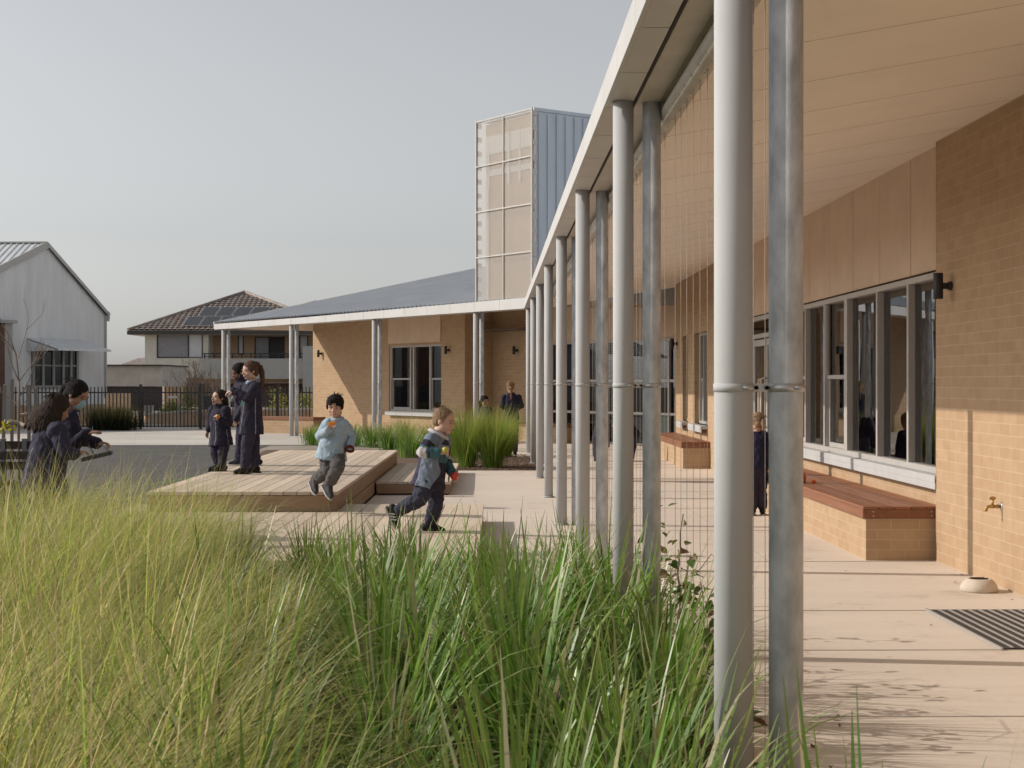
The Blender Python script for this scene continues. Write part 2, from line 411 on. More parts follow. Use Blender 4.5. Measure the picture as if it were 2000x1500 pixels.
# painted court lines
mb = MB()
def line_strip(mb, a, b, w):
    a = V(a); b = V(b); d = (b-a).normalized(); n = V((-d.y, d.x, 0))*w/2
    k = max(1, int((b-a).length/2)); 
    for i in range(k):
        p = a+(b-a)*i/k; q = a+(b-a)*(i+1)/k
        vs = [p-n, q-n, q+n, p+n]
        mb.add([(v.x, v.y, gz(v.y)-.003) for v in vs], [(0, 1, 2, 3)])
def gpt(px, py): 
    q = G(px, py, .03); return V((q.x, q.y, 0))
for a, b in (((230, 879), (520, 885)), ((235, 882), (520, 890.5)), ((230, 887), (410, 893)), ((410, 893), (560, 905)), ((280, 944), (390, 928)), ((390, 928), (480, 918))):
    line_strip(mb, gpt(*a), gpt(*b), .045)
o = mb.build('court_line', mat('green_line_paint', (.16, .34, .09), .8, .15, 9), fixn=False); struct(o)
mb = MB(); line_strip(mb, gpt(500, 865.5), gpt(612, 863.5), .42)
struct(mb.build('concrete_kerb', M['apron'], fixn=False))

# ------------------------------------------------------------------ the school building
SB = thing('school_building', 'cream brick school building with deep cream veranda ceiling and long blue grey metal roof', 'building', (3.72, 20, 0))
def wallboxes(mb, O, u, nin, length, z0, z1, th, ops, mi=0):
    """brick wall: O left base point of the face, u along, nin inward; openings (u0,u1,zb,zt) left as real holes"""
    O = V(O); u = V(u); nin = V(nin)
    def piece(a, b, c, d):
        if b-a < 1e-4 or d-c < 1e-4: return
        mb.obox(O + u*((a+b)/2) + nin*(th/2) + UP*((c+d)/2), u*((b-a)/2), nin*(th/2), UP*((d-c)/2), mi)
    cur = 0
    for (a, b, c, d) in sorted(ops):
        piece(cur, a, z0, z1); piece(a, b, z0, c); piece(a, b, d, z1); cur = b
    piece(cur, length, z0, z1)
X = V((1, 0, 0)); Y = V((0, 1, 0))
def window(parent, O, u, nout, w, z0, z1, mull, wide=(), trans=None, jamb=.055, glass='glass', sill=True, depth=.09, name='window', setback=0.0, midrail=(), doors=()):
    """aluminium window; O = base point of left jamb on the wall face, mull = mullion centres along u"""
    O = V(O) - V(nout)*setback; u = V(u); n = V(nout); mb = MB()
    def fb(a, b, c, d, dep=depth, out=0.0):
        mb.obox(O + u*((a+b)/2) + UP*((c+d)/2) + n*out, u*((b-a)/2), n*(dep/2), UP*((d-c)/2))
    fb(0, w, z1-jamb, z1); fb(0, w, z0, z0+jamb)
    fb(0, jamb, z0+jamb, z1-jamb); fb(w-jamb, w, z0+jamb, z1-jamb)
    edges = [jamb]
    for m in mull:
        hw = .07 if m in wide else .028
        fb(m-hw, m+hw, z0+jamb, z1-jamb); edges += [m-hw, m+hw]
    edges.append(w-jamb)
    bays = [(edges[i], edges[i+1]) for i in range(0, len(edges), 2)]
    for i, (a, b) in enumerate(bays):
        if i in midrail:                               # double hung: an inner sash with a meeting rail
            zm = (z0+z1)/2-.02
            fb(a, b, zm-.022, zm+.022, .05, -.012); fb(a, a+.03, z0+jamb, zm-.022, .04, -.03); fb(b-.03, b, z0+jamb, zm-.022, .04, -.03)
            fb(a+.03, b-.03, z0+jamb, z0+jamb+.05, .04, -.03)
            fb(a, a+.022, zm+.022, z1-jamb, .04, .012); fb(b-.022, b, zm+.022, z1-jamb, .04, .012)
        if trans:
            for zt in trans: fb(a, b, zt-.03, zt+.03, .07)
    f = mb.build(name, M['frame'], parent, bevel=.004)
    for i, (a, b) in enumerate(bays):
        g = MB(); g.obox(O + u*((a+b)/2) + UP*((z0+z1)/2) - n*(.022 + .004*(i % 2)), u*((b-a)/2+.005), n*.003, UP*((z1-z0)/2-jamb+.005))
        g.build('glass', M[glass], f)
    if sill:
        s = MB(); e = setback
        s.obox(O + u*(w/2) + UP*(z0-.032) + n*(.05+e/2), u*(w/2+.02), n*(.075+e/2), UP*.03)
        s.obox(O + u*(w/2) + UP*(z0-.075) + n*(.115+e), u*(w/2+.02), n*.008, UP*.045)
        s.build('sill', M['white'], f, bevel=.003)
    return f
# near brick wall, its return, and the long window bay
XB, XW = 3.72, 3.80
mb = MB()
wallboxes(mb, (XB, -6, -.05), Y, X, 18.91, 0, 3.60, .3, [])
w1 = mb.build('brick_wall', M['brick'], SB)
mb = MB(); wallboxes(mb, (XW, 12.912, -.05), Y, X, 11.3, 0, .69, .25, [(7.45, 10.75, -.1, .69)])
mb.build('brick_dado', M['brick'], SB)
# bay: cladding panels above the windows
mb = MB(); y = 12.914; 
for i in range(10):
    y2 = 12.914 + (i+1)*1.13
    mb.obox((XW+.06, (y+y2)/2-.003, 3.06), (.045, 0, 0), (0, (y2-y)/2-.007, 0), (0, 0, .58))
    mb.box(XW+.10, XW+.12, y2-.012, y2+.006, 2.48, 3.64, 1)
    y = y2
mb.build('cladding', [M['clad'], M['gap']], SB)
window(SB, (XW+.03, 12.915, 0), Y, -X, 6.95, .72, 2.455, [1.13, 2.27, 3.62, 4.70, 5.78], wide=(3.62,), midrail=(3, 5))
# entry doors
def glazed_door(parent, O, u, nout, w, z0, z1):
    O = V(O); u = V(u); n = V(nout); mb = MB()
    def fb(a, b, c, d): mb.obox(O + u*((a+b)/2) + UP*((c+d)/2), u*((b-a)/2), n*.03, UP*((d-c)/2))
    fb(0, .09, z0, z1); fb(w-.09, w, z0, z1); fb(.09, w-.09, z1-.09, z1); fb(.09, w-.09, z0, z0+.16)
    d = mb.build('door', M['frame'], parent, bevel=.004)
    g = MB(); g.obox(O + u*(w/2) + UP*((z0+z1)/2+.03), u*(w/2-.085), n*.004, UP*((z1-z0)/2-.12)); g.build('glass', M['glass'], d)
    return d
dd = []
for k, (a, hside) in enumerate(((20.42, 1), (21.48, -1), (22.56, 1))):
    d = glazed_door(SB, (XW+.03, a, 0), Y, -X, 1.04, 0.01, 2.12); dd.append(d)
    yy = a + (.95 if hside > 0 else .09)
    h = MB(); h.tube([(XW-.01, yy, .88), (XW-.085, yy, .90), (XW-.085, yy, 1.55), (XW-.01, yy, 1.57)], .016, 8)
    h.build('handle', mat('pale_handle', (.62, .55, .46), .35, .05), d)
mb = MB()
for a in (20.37, 21.47, 22.545, 23.62): mb.box(XW-.02, XW+.06, a-.02 if a > 20.4 else a-.03, a+.005, 0, 2.14)
mb.box(XW-.02, XW+.06, 20.36, 23.63, 2.141, 2.2); mb.box(XW-.02, XW+.06, 20.36, 23.63, 2.40, 2.455)
f = mb.build('door_frame', M['frame'], SB)
g = MB(); g.box(XW+.02, XW+.026, 20.36, 23.63, 2.19, 2.41); g.build('glass', M['glass'], f)
for a, b in ((19.865, 20.34), (23.64, 24.212)):
    mb = MB(); mb.box(XW, XW+.25, a, b, 0, 2.478); mb.build('brick_pier', M['brick'], SB)
# far brick wall with two narrow windows
mb = MB()
wallboxes(mb, (XB, 24.215, -.05), Y, X, 7.24, 0, 3.60, .3, [(2.55, 4.35, .80, 2.47), (5.30, 6.15, .80, 2.47)])
mb.build('brick_wall', M['brick'], SB)
window(SB, (XB, 26.765, 0), Y, -X, 1.80, .752, 2.418, [.62, 1.24], midrail=(0, 2), setback=.13)
window(SB, (XB, 29.515, 0), Y, -X, .85, .752, 2.418, [.42], midrail=(0,), setback=.13)
mb = MB(); mb.box(XB+.002, 5.2, 31.458, 31.70, -.05, 3.6); mb.build('brick_return', M['brick'], SB)
# wing: front wall A with window, return, back wall B
A0 = W(7.40, 3.1, -.05); 
mb = MB(); wallboxes(mb, A0, WD, WN, 8.05, 0, 3.70, .28, [(.85, 3.55, .78, 2.58)])
mb.build('brick_wall', M['brick'], SB)
mb = MB(); mb.obox(W(7.26, 3.54, 1.8), WD*.138, WN*.44, UP*1.85); mb.build('brick_return', M['brick'], SB)
mb = MB(); mb.obox(W(15.28, 8.0, 1.85), WD*.14, WN*4.6, UP*1.95); mb.build('brick_return', M['brick'], SB)
window(SB, W(7.40+.85, 3.1, 0), WD, -WN, 2.70, .73, 2.53, [.62, 1.46, 1.62], wide=(), midrail=(0, 3), setback=.08, glass='glass')
mb = MB()
for k in range(3):
    mb.obox(W(8.25+.45+.9*k, 3.085, 3.05), WD*.446, WN*.012, UP*.46)
mb.build('cladding', M['clad'], SB)
mb = MB(); wallboxes(mb, W(4.95, 3.98, -.05), WD, WN, 2.17, 0, 3.75, .28, []); mb.build('brick_wall', M['brick'], SB)
# glazed wall B
mb = MB(); mb.obox(W(1.2, 4.02, 3.14), WD*3.75, WN*.03, UP*.66); mb.build('cladding', M['clad'], SB)
mb = MB(); mb.obox(W(-1.56, 4.1, 1.2), WD*1.0, WN*.12, UP*1.275); mb.build('brick_wall', M['brick'], SB)
gw = window(SB, W(-.55, 4.0, 0), WD, -WN, 5.48, .06, 2.50, [.7, 1.45, 2.2, 3.1, 4.0, 4.75], trans=(.80, 1.55), sill=False, glass='glassd')
mb = MB()
for a, b in ((.73, 1.42), (1.48, 2.17), (-.01+.06, .67)):
    mb.obox(W(-.55+(a+b)/2, 4.03, .44), WD*((b-a)/2), WN*.01, UP*.31)
mb.build('spandrel_panel', M['greenp'], gw)
# dim rooms behind the glass
mb = MB()
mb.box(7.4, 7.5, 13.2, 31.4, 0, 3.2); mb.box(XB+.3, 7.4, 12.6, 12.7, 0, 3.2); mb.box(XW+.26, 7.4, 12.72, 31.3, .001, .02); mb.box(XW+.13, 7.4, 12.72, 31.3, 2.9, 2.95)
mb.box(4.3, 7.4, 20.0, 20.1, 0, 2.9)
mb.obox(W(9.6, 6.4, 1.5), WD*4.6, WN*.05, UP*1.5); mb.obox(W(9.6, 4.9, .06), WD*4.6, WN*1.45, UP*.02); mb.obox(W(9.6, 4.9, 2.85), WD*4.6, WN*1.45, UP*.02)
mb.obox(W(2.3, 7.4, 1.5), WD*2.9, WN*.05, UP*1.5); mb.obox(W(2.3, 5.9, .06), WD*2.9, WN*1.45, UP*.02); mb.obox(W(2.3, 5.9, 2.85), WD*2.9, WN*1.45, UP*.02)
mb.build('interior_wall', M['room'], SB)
# a few low things in the rooms (tables and shelves seen dimly)
mb = MB()
for yy in (14.2, 16.6, 18.4): 
    mb.box(5.0, 6.0, yy, yy+1.2, .58, .62); 
    for dx in (5.05, 5.95):
        for dy in (.05, 1.15): mb.box(dx-.02, dx+.02, yy+dy-.02, yy+dy+.02, .02, .58)
mb.box(6.9, 7.35, 14, 19, 0.02, .9)
mb.build('interior_table', M['deckside'], SB)
# ceilings, roofs
def rc(x, y, z0=3.05, sl=.177, x0=1.0): return V((x, y, z0+sl*(x-x0)))
mit = V((.955, .296, 0)).normalized(); CF = V((.62, 32.0, 0))
def mitx(x): return 32.0 + (x-.62)*mit.y/mit.x
mb = MB()
vs = [rc(.985, -8), rc(12, -8), rc(12, mitx(12)), rc(.985, mitx(.985))]
mb.prism(vs, (0, 0, .04)); 
mb.build('ceiling', M['soffit'], SB, fixn=True)
mb = MB()                                              # sheet joints
yj = 1.35
while yj < 35:
    x1 = min(3.72, .62+(yj-32)*mit.x/mit.y) if yj > 32 else 3.72
    x0 = 1.0 if yj < 32.1 else max(1.0, x1)
    if yj < 32.1:
        a = rc(1.0, yj); b = rc(3.72, yj)
        mb.bar(a-UP*.0005, b-UP*.0005, .004, .003)
    yj += 1.2
mb.build('ceiling_joint', mat('soffit_joint', (.62, .53, .44), .7, .02), SB)
def wc(s, d, z0=3.05, sl=.177, d0=.28): return W(s, d, z0+sl*(d-d0))
def mit_s(d):                                           # where the mitre crosses wing depth d
    # solve W(s,d) on the mitre line
    lo, hi = -20, 5
    for _ in range(60):
        m_ = (lo+hi)/2; p = W(m_, d)
        if p.y - mitx(p.x) > 0: hi = m_
        else: lo = m_
    return (lo+hi)/2
mb = MB(); mb.prism([wc(mit_s(.28), .28), wc(mit_s(11), 11), wc(15.4, 11), wc(15.4, .28)], (0, 0, .04))
mb.build('ceiling', M['soffit'], SB)
# wing roof: real ribs running up the slope
def ribbed(mb, s0, s1, d0, d1, zf, pitch=.19, h=.028, mi=0):
    n = int((s1-s0)/pitch); prof = []
    for i in range(n):
        a = s0 + i*pitch
        prof += [(a, 0), (a+pitch*.55, 0), (a+pitch*.66, h), (a+pitch*.88, h)]
    prof.append((s0+n*pitch, 0))
    dd_ = [d0 + (d1-d0)*k/4 for k in range(5)]
    vs = []; fs = []; m = len(prof)
    for d in dd_:
        for (s_, hh) in prof: vs.append(W(s_, d, zf(d)+hh))
    for k in range(4):
        for i in range(m-1): fs.append((k*m+i, k*m+i+1, (k+1)*m+i+1, (k+1)*m+i))
    mb.add(vs, fs, mi)
RS = .214
mb = MB(); ribbed(mb, -1.5, 15.48, -.06, 12.5, lambda d: 3.245+RS*(d+.09))
mb.obox(W(15.50, 6.2, 3.24+RS*6.29), WD*.03, (WN+UP*RS)*6.3, UP*.035, 1)
mb.build('roof', [M['roofblue'], M['fascia']], SB, fixn=False)
mb = MB(); mb.prism([V((.66, -8, 3.21)), V((13, -8, 5.4)), V((13, mitx(13), 5.4)), V((.66, 32, 3.21))], (0, 0, .03)); mb.build('roof', M['roofblue'], SB)
# fascia panels: near veranda and wing
mb = MB(); y = 32.0
while y > -2:
    mb.obox((.625, y-.4865, 3.126), (.012, 0, 0), (0, .4805, 0), (0, 0, .076)); y -= .973
mb.build('fascia', M['fascia'], SB, bevel=.002)
mb = MB(); y = 32.0
while y > -2:
    mb.box(.638, .765, y-.966, y-.007, 3.052, 3.060); y -= .973
mb.build('soffit_panel', M['fascia'], SB)
mb = MB(); mb.box(.64, .98, -8, 31.9, 3.066, 3.09); mb.box(.6385, .641, -8, 31.9, 3.066, 3.195); mb.box(.768, .782, -8, 31.9, 3.05, 3.071); mb.build('joint_backing', M['gap'], SB)
mb = MB(); mb.box(.783, .915, -8, 31.98, 3.045, 3.071); mb.box(.9155, 1.0, -8, 31.6, 3.0475, 3.0655); mb.build('edge_beam', M['beam'], SB, bevel=.004)
mb = MB(); s = -.04
ns = 16; ls = 15.52/ns
for i in range(ns):
    h0 = .225 - (.225-.16)*min(1, (i*ls)/10); h1 = .225-(.225-.16)*min(1, ((i+1)*ls)/10)
    a, b = W(s+i*ls+.004, -.10, 0), W(s+(i+1)*ls-.004, -.10, 0)
    mb.add([a+UP*3.05, b+UP*3.05, b+UP*(3.05+h1), a+UP*(3.05+h0), a+WN*.02+UP*3.05, b+WN*.02+UP*3.05, b+WN*.02+UP*(3.05+h1), a+WN*.02+UP*(3.05+h0)],
           [(0, 1, 2, 3), (7, 6, 5, 4), (0, 4, 5, 1), (1, 5, 6, 2), (2, 6, 7, 3), (3, 7, 4, 0)])
mb.obox(W(15.49, 5.2, 3.17+RS*5.3), WD*.012, (WN+UP*RS)*5.3, UP*.09)
mb.build('fascia', M['fascia'], SB)
mb = MB(); mb.obox(W(7.75, .1, 3.062), WD*7.7, WN*.175, UP*.008); mb.build('soffit_panel', M['fascia'], SB)
mb = MB(); mb.obox(W(7.75, 5.6, 3.16), WD*.0, WN*0, UP*0) if False else None
# inner verge closing panel of the wing canopy
mb = MB(); mb.prism([W(15.42, .2, 3.07), W(15.42, 3.2, 3.07), W(15.42, 3.2, 3.07+.3+RS*3.0), W(15.42, .2, 3.2)], WD*.02); mb.build('verge_lining', M['soffit'], SB)

# ------------------------------------------------------------------ light tower with mesh screen
TW = thing('light_tower', 'tall roof tower clad in blue grey steel with a pale perforated mesh screen in front', 'tower', W(.9, 1.5, 3.0))
def T(s, d, z): return W(s, d, z)
tz0, tz1 = 3.22, 7.20
mb = MB(); mb.obox(T(.86, 2.16, (tz0+tz1)/2-.03), WD*.90, WN*2.04, UP*((tz1-tz0)/2-.05)); mb.build('wall', mat('tower_wall', (.40, .28, .19), .8, .08, 2), TW)
mb = MB()                                               # standing seam side sheets
d = .20
mb.obox(T(-.055, 2.16, (tz0+tz1)/2-.02), WD*.012, WN*2.04, UP*((tz1-tz0)/2-.02))
while d < 4.2:
    mb.obox(T(-.082, d, (tz0+tz1)/2-.03), WD*.016, WN*.012, UP*((tz1-tz0)/2-.05)); d += .235
mb.obox(T(1.775, 2.25, (tz0+tz1)/2-.02), WD*.012, WN*1.95, UP*((tz1-tz0)/2-.02))
mb.obox(T(.86, 2.15, tz1), WD*.95, WN*2.08, UP*.035)
mb.build('side_cladding', M['seam'], TW)
mb = MB()                                               # frames of the high window behind the mesh
for (a, b, c, e) in ((.0, 1.72, 6.45, 6.85), (.0, 1.72, 5.98, 6.12)): mb.obox(T((a+b)/2, .105, (c+e)/2), WD*((b-a)/2), WN*.014, UP*((e-c)/2))
for a in (.45, .86, 1.62): mb.obox(T(a, .10, 6.3), WD*.035, WN*.015, UP*.55)
mb.obox(T(1.66, .10, 4.9), WD*.05, WN*.015, UP*1.65)
mb.build('window_frame', M['fascia'], TW)
mb = MB()
fx = (-.16, .88, 1.94)
for i, a in enumerate((-.145, 1.925)): mb.obox(T(a, -.02, (tz0+tz1)/2+.02), WD*.014, WN*.02, UP*((tz1-tz0)/2+.0))
mb.obox(T(.89, -.022, (tz0+tz1)/2+.02), WD*.010, WN*.012, UP*((tz1-tz0)/2-.03))
for z in (3.26, 4.23, 5.22, 6.21, 7.19): mb.obox(T(.89, -.024, z), WD*1.03, WN*.014, UP*.013)
for i in range(13):
    for a in (-.145, 1.925): mb.obox(T(a, .05, 3.45+i*.305), WD*.015, WN*.06, UP*.055)
fr = mb.build('screen_frame', mat('dull_aluminium', (.56, .545, .52), .6, .04), TW)
mesh_m = bpy.data.materials.new('perforated_mesh'); mesh_m.use_nodes = True
nt = mesh_m.node_tree; b = nt.nodes['Principled BSDF']; b.inputs['Base Color'].default_value = (.55, .52, .48, 1); b.inputs['Roughness'].default_value = .6; b.inputs['Metallic'].default_value = .1
uvn = nt.nodes.new('ShaderNodeUVMap'); tr = nt.nodes.new('ShaderNodeBsdfTransparent'); mx = nt.nodes.new('ShaderNodeMixShader')
nzn = nt.nodes.new('ShaderNodeTexNoise'); nzn.inputs['Scale'].default_value = 1.3
nt.links.new(uvn.outputs[0], nzn.inputs['Vector'])
mr = nt.nodes.new('ShaderNodeMapRange'); mr.inputs['To Min'].default_value = .30; mr.inputs['To Max'].default_value = .38
nt.links.new(nzn.outputs['Fac'], mr.inputs['Value']); nt.links.new(mr.outputs[0], mx.inputs['Fac'])
nt.links.new(tr.outputs[0], mx.inputs[1]); nt.links.new(b.outputs[0], mx.inputs[2]); nt.links.new(mx.outputs[0], nt.nodes['Material Output'].inputs['Surface'])
mb = MB(); mb.obox(T(.89, -.005, (tz0+tz1)/2), WD*1.03, WN*.0015, UP*((tz1-tz0)/2-.02)); mb.build('mesh_screen', mesh_m, TW)

# ------------------------------------------------------------------ veranda posts, one pair at a time
def post_pair(base, dirp, label, zt=3.05, first=[None]):
    d = V(dirp)
    t = thing('veranda_post_pair', label, 'veranda posts', base, 'paired veranda posts along the school building')
    zb = base.z
    if first[0] is not None and False: pass
    mb = MB(); mb.tube([base-UP*.2, V((base.x, base.y, zt))], .0572, 32); mb.lathe(base, [(.0572, 0), (.075, 0), (.075, .012), (.058, .014)], 32)
    wp = mb.build('white_post', M['white'], t)
    mb = MB(); g = base + d*.157
    mb.tube([g-UP*.2, V((g.x, g.y, zt-.004))], .0508, 32)
    gp_ = mb.build('galvanised_post', M['galv'], t)
    z = 1.486; mb = MB()
    for c, r in ((base, .0585), (g, .052)):
        mb.lathe(V((c.x, c.y, z-.015)), [(r-.004, .003), (r+.001, .003), (r+.001, .027), (r-.004, .027)], 32, 0 if c is base else 1)
    k = V((-d.y, d.x, 0))
    mb.obox(V((0, 0, z))+V((base.x, base.y, 0))+d*.083, d*.024, k*.004, UP*.012, 1)
    for c, r in ((base, .0585), (g, .052)):
        for sgn in (-1, 1):
            q = V((c.x, c.y, z)) + d*((r+.008)*(1 if c is base else -1)) 
            mb.tube([q - k*.018*sgn, q + k*.018*sgn], .006, 8, 1)
        q = V((c.x, c.y, z)) + (d*.55 - k*.85).normalized()*(r+.006)
        mb.tube([q-d*.016, q+d*.016], .007, 8, 1)
    mb.build('clamp_bracket', [M['white'], M['alu']], t)
    return t
ords = ['nearest and largest pair of white and galvanised veranda posts, filling the right foreground',
        'second pair of veranda posts from the camera, rising from strap leaves by the climbing plant',
        'third pair of veranda posts from the camera, foot hidden behind strap leaf grass',
        'fourth pair of veranda posts from the camera along the path',
        'fifth pair of veranda posts from the camera, foot bare on the pale path',
        'sixth pair of veranda posts from the camera beside the mulch bed',
        'seventh pair of veranda posts from the camera, next to the corner posts',
        'corner pair of veranda posts below the mesh tower where both verandas meet']
for k in range(8):
    y = 4.56 + 3.909*k
    post_pair(V((.71, y, gz(y))), X, ords[k])
for s, l in ((1.98, 'slim pair of veranda posts right of the brick recess, above the round tussock grass'),
             (6.40, 'pair of veranda posts just left of the wing window, behind the jumping boy'),
             (10.78, 'pair of veranda posts in front of the brick bench at the wing end'),
             (15.05, 'outermost pair of veranda posts at the far end of the wing, behind the standing girls')):
    p = W(s, 0); post_pair(V((p.x, p.y, gz(p.y))), WN, l)

# trellis cables with their head rail
t = thing('cable_trellis', 'row of thin vertical steel cables hung from a bolted galvanised rail along the veranda', 'cable trellis', (.90, 12, 3.0))
mb = MB(); y = -2.0
mb.tube([(.972, -8, 2.992), (.972, 31.6, 2.992)], .056, 18)
while y < 31:
    mb.tube([(.938, y, 2.966), (.924, y, 2.954)], .009, 8); mb.tube([(.974, y+.1, 2.942), (.974, y+.1, 2.93)], .006, 8)
    y += .25
mb.build('head_rail', M['beam'], t)
mb = MB(); y = 5.02; k = 0
wire = mat('steel_cable', (.34, .32, .29), .5, .1, metal=.2)
while y < 15.5:
    if abs(((y-4.56) % 3.909)) > .12 and abs(((y-4.56) % 3.909)-3.909) > .12:
        x = .974; mb.tube([(x, y, gz(y)), (x, y, 2.94)], .0013 if y < 14 else .0016, 5)
        mb.tube([(x, y, 2.89), (x, y, 2.94)], .0026, 6)
    y += .25
mb.build('cable', wire, t)
mb = MB()
for k in range(3):
    y0 = 4.56+3.909*k
    for z in (.02, ): mb.tube([(.974, y0+.06, z+gz(y0)), (.974, y0+3.85, z+gz(y0))], .0012, 5)
mb.build('tie_wire', wire, t)

# ------------------------------------------------------------------ benches of brick and red timber
def brick_bench(name, x0, x1, y0, y1, label, zg=0.0):
    t = thing(name, label, 'bench', ((x0+x1)/2, (y0+y1)/2, zg))
    mb = MB(); mb.box(x0+.03, x1-.003, y0+.02, y1, zg-.05, zg+.352); mb.build('brick_base', M['brick'], t, bevel=.004)
    mb = MB(); n = 5; w = (x1-.003-x0)/n
    for i in range(n):
        mb.box(x0+i*w+.003, x0+(i+1)*w-.003, y0, y1, zg+.432, zg+.455, 0, random.uniform(.8, 1.15))
    mb.box(x0+.002, x0+.025, y0+.026, y1, zg+.353, zg+.431, 0, .82)
    mb.box(x0+.002, x1-.003, y0+.002, y0+.025, zg+.353, zg+.431, 0, .72)
    mb.box(x0+.05, x1-.01, y0+.05, y1, zg+.41, zg+.431, 1, .3)
    st = mb.build('timber_seat', [M['jarrah'], M['gap']], t, bevel=.003)
    mb = MB()
    for xx in (x0+.09, x1-.10):
        for zz in (.375, .41): mb.tube([(xx, y0+.003, zg+zz), (xx, y0-.001, zg+zz)], .006, 8)
    mb.build('screw', M['alu'], st)
    return t
brick_bench('brick_bench', 3.115, 3.80, 12.96, 19.80, 'long red timber topped brick bench under the near windows')
brick_bench('brick_bench', 3.22, 3.72, 26.45, 31.4, 'red timber topped brick bench seen through the cables below two narrow windows', .03)
def bench_dir(name, O, u, nin, L_, D_, label):
    O = V(O); u = V(u); nin = V(nin)
    t = thing(name, label, 'bench', O)
    c = O + u*L_/2 + nin*D_/2
    mb = MB(); mb.obox(c+UP*.17, u*(L_/2-.02), nin*(D_/2-.02), UP*.20); mb.build('brick_base', M['brick'], t, bevel=.004)
    mb = MB()
    for i in range(4): mb.obox(O+u*L_/2+nin*(D_*(i+.5)/4)+UP*.445, u*L_/2, nin*(D_/8-.003), UP*.012, 0, random.uniform(.8, 1.15))
    for sg in (0, 1): mb.obox(O+u*L_/2+nin*(D_*sg+(.012 if sg == 0 else -.012))+UP*.402, u*L_/2, nin*.011, UP*.03, 0, .8)
    for sg in (0, 1): mb.obox(O+u*(L_*sg+(.012 if sg == 0 else -.012))+nin*D_/2+UP*.402, u*.011, nin*(D_/2-.024), UP*.03, 0, .8)
    mb.build('timber_seat', M['jarrah'], t, bevel=.003)
    return t
p = P(506, 800, 43.2); p.z = .1
q = P(612, 800, 42.2); q.z = .1; u_ = (q-p).normalized()
bench_dir('brick_bench', p, u_, V((-u_.y, u_.x, 0)), (q-p).length, .55, 'short red timber topped brick bench beside the black fence at the wing end')
bench_dir('brick_bench', W(5.2, 3.25, gz(34)), -WD, WN, 2.2, .6, 'red timber topped brick bench half hidden behind the far posts near the glazed wall')

# ------------------------------------------------------------------ wall lamps, tap, vent, mat
def wall_lamp(c, nout, label, first=True):
    """c: point on the wall face, lamp centre height"""
    n = V(nout); t = thing('wall_lamp', label, 'wall lamp', c, 'black cylinder wall lamps')
    mb = MB(); mb.tube([c+n*.0, c+n*.03], .036, 16); mb.obox(c+n*.055, n*.03, n.cross(UP)*.014, UP*.025); mb.build('mount', M['dark'], t, bevel=.002)
    k = c + n*.11
    mb = MB(); mb.lathe(k-UP*.105, [(.0, .012), (.033, .012), (.038, 0), (.039, .002), (.039, .208), (.038, .21), (.033, .198), (0, .198)], 24); mb.build('lamp_body', M['dark'], t)
    return t
wall_lamp(V((XB, 12.46, 2.29)), -X, 'black cylinder lamp high on the near brick wall beside the large window')
wall_lamp(V((XB, 31.2, 2.30)), -X, 'black cylinder lamp on the brick corner seen between post and cables')
wall_lamp(W(14.9, 3.1, 2.38), -WN, 'black cylinder lamp on the sunlit outer end of the wing wall')
wall_lamp(W(7.86, 3.1, 2.36), -WN, 'black cylinder lamp on the brick pier right of the wing window')
wall_lamp(W(6.02, 3.98, 2.33), -WN, 'black cylinder lamp in the recess above the girl with the braid')
t = thing('garden_tap', 'small brass garden tap on the sunlit brick wall at the right edge', 'tap', (XB, 11.23, .594))
brass = mat('brass', (.50, .33, .13), .35, .15, 30, metal=.85)
c = V((XB, 11.23, .594))
mb = MB(); mb.lathe(c, [(0, .008), (.028, .006), (.03, 0)], 20, axis=-X); mb.build('wall_plate', M['alu'], t)
mb = MB(); mb.tube([c, c-X*.085], .011, 12); mb.tube([c-X*.02, c-X*.038], .016, 6); mb.tube([c-X*.055, c-X*.08, c-X*.105-UP*.004, c-X*.118-UP*.03], [.015, .014, .011, .012], 12); mb.tube([c-X*.118-UP*.022, c-X*.118-UP*.036], .015, 12)
mb.tube([c-X*.066+UP*.01, c-X*.066+UP*.05], .009, 10); mb.build('spout', brass, t)
mb = MB(); mb.ell(c-X*.066+UP*.06, (.026, 0, 0), (0, .006, 0), (0, 0, .014), 12, 8); mb.build('handle', brass, t)
t = thing('floor_vent', 'low round concrete dome with a dark grate set on the path by the brick wall', 'vent', (3.50, 11.06, 0))
cm = mat('cast_concrete', (.60, .53, .45), .8, .06, 12, .2, 120)
mb = MB(); mb.lathe((3.50, 11.06, -.003), [(0.128, 0), (.135, .006), (.132, .03), (.118, .06), (.094, .084), (.078, .092), (.070, .090), (.066, .075), (0, .074)], 40); mb.build('dome', cm, t)
mb = MB()
for i in range(-3, 4): mb.obox((3.50+i*.018, 11.06, .084), (.004, 0, 0), (0, math.sqrt(max(0, .066**2-(i*.018)**2)), 0), (0, 0, .004))
mb.obox((3.50, 11.06, .0885), (.065, 0, 0), (0, .004, 0), (0, 0, .003)); mb.obox((3.50, 11.10, .0885), (.05, 0, 0), (0, .004, 0), (0, 0, .003)); mb.obox((3.50, 11.02, .0885), (.05, 0, 0), (0, .004, 0), (0, 0, .003))
mb.build('grate', M['dark'], t)
t = thing('entrance_mat', 'dark ribbed entrance mat with pale metal strips set flush in the path', 'mat', (3.29, 9.36, 0))
mb = MB(); mb.box(2.86, 3.70, 8.62, 10.10, -.002, .006); mb.build('carpet', mat('mat_carpet', (.055, .05, .05), .95, .2, 60, .4, 300), t)
mb = MB(); x = 2.915
while x < 3.68: mb.box(x, x+.016, 8.63, 10.09, .0055, .011); x += .066
mb.box(2.845, 2.859, 8.60, 10.12, -.002, .012); mb.build('metal_strip', M['alu'], t)
t = thing('toy_cup', 'small orange plastic toy resting on the long red bench beside the big post', 'toy', (3.22, 16.1, .455))
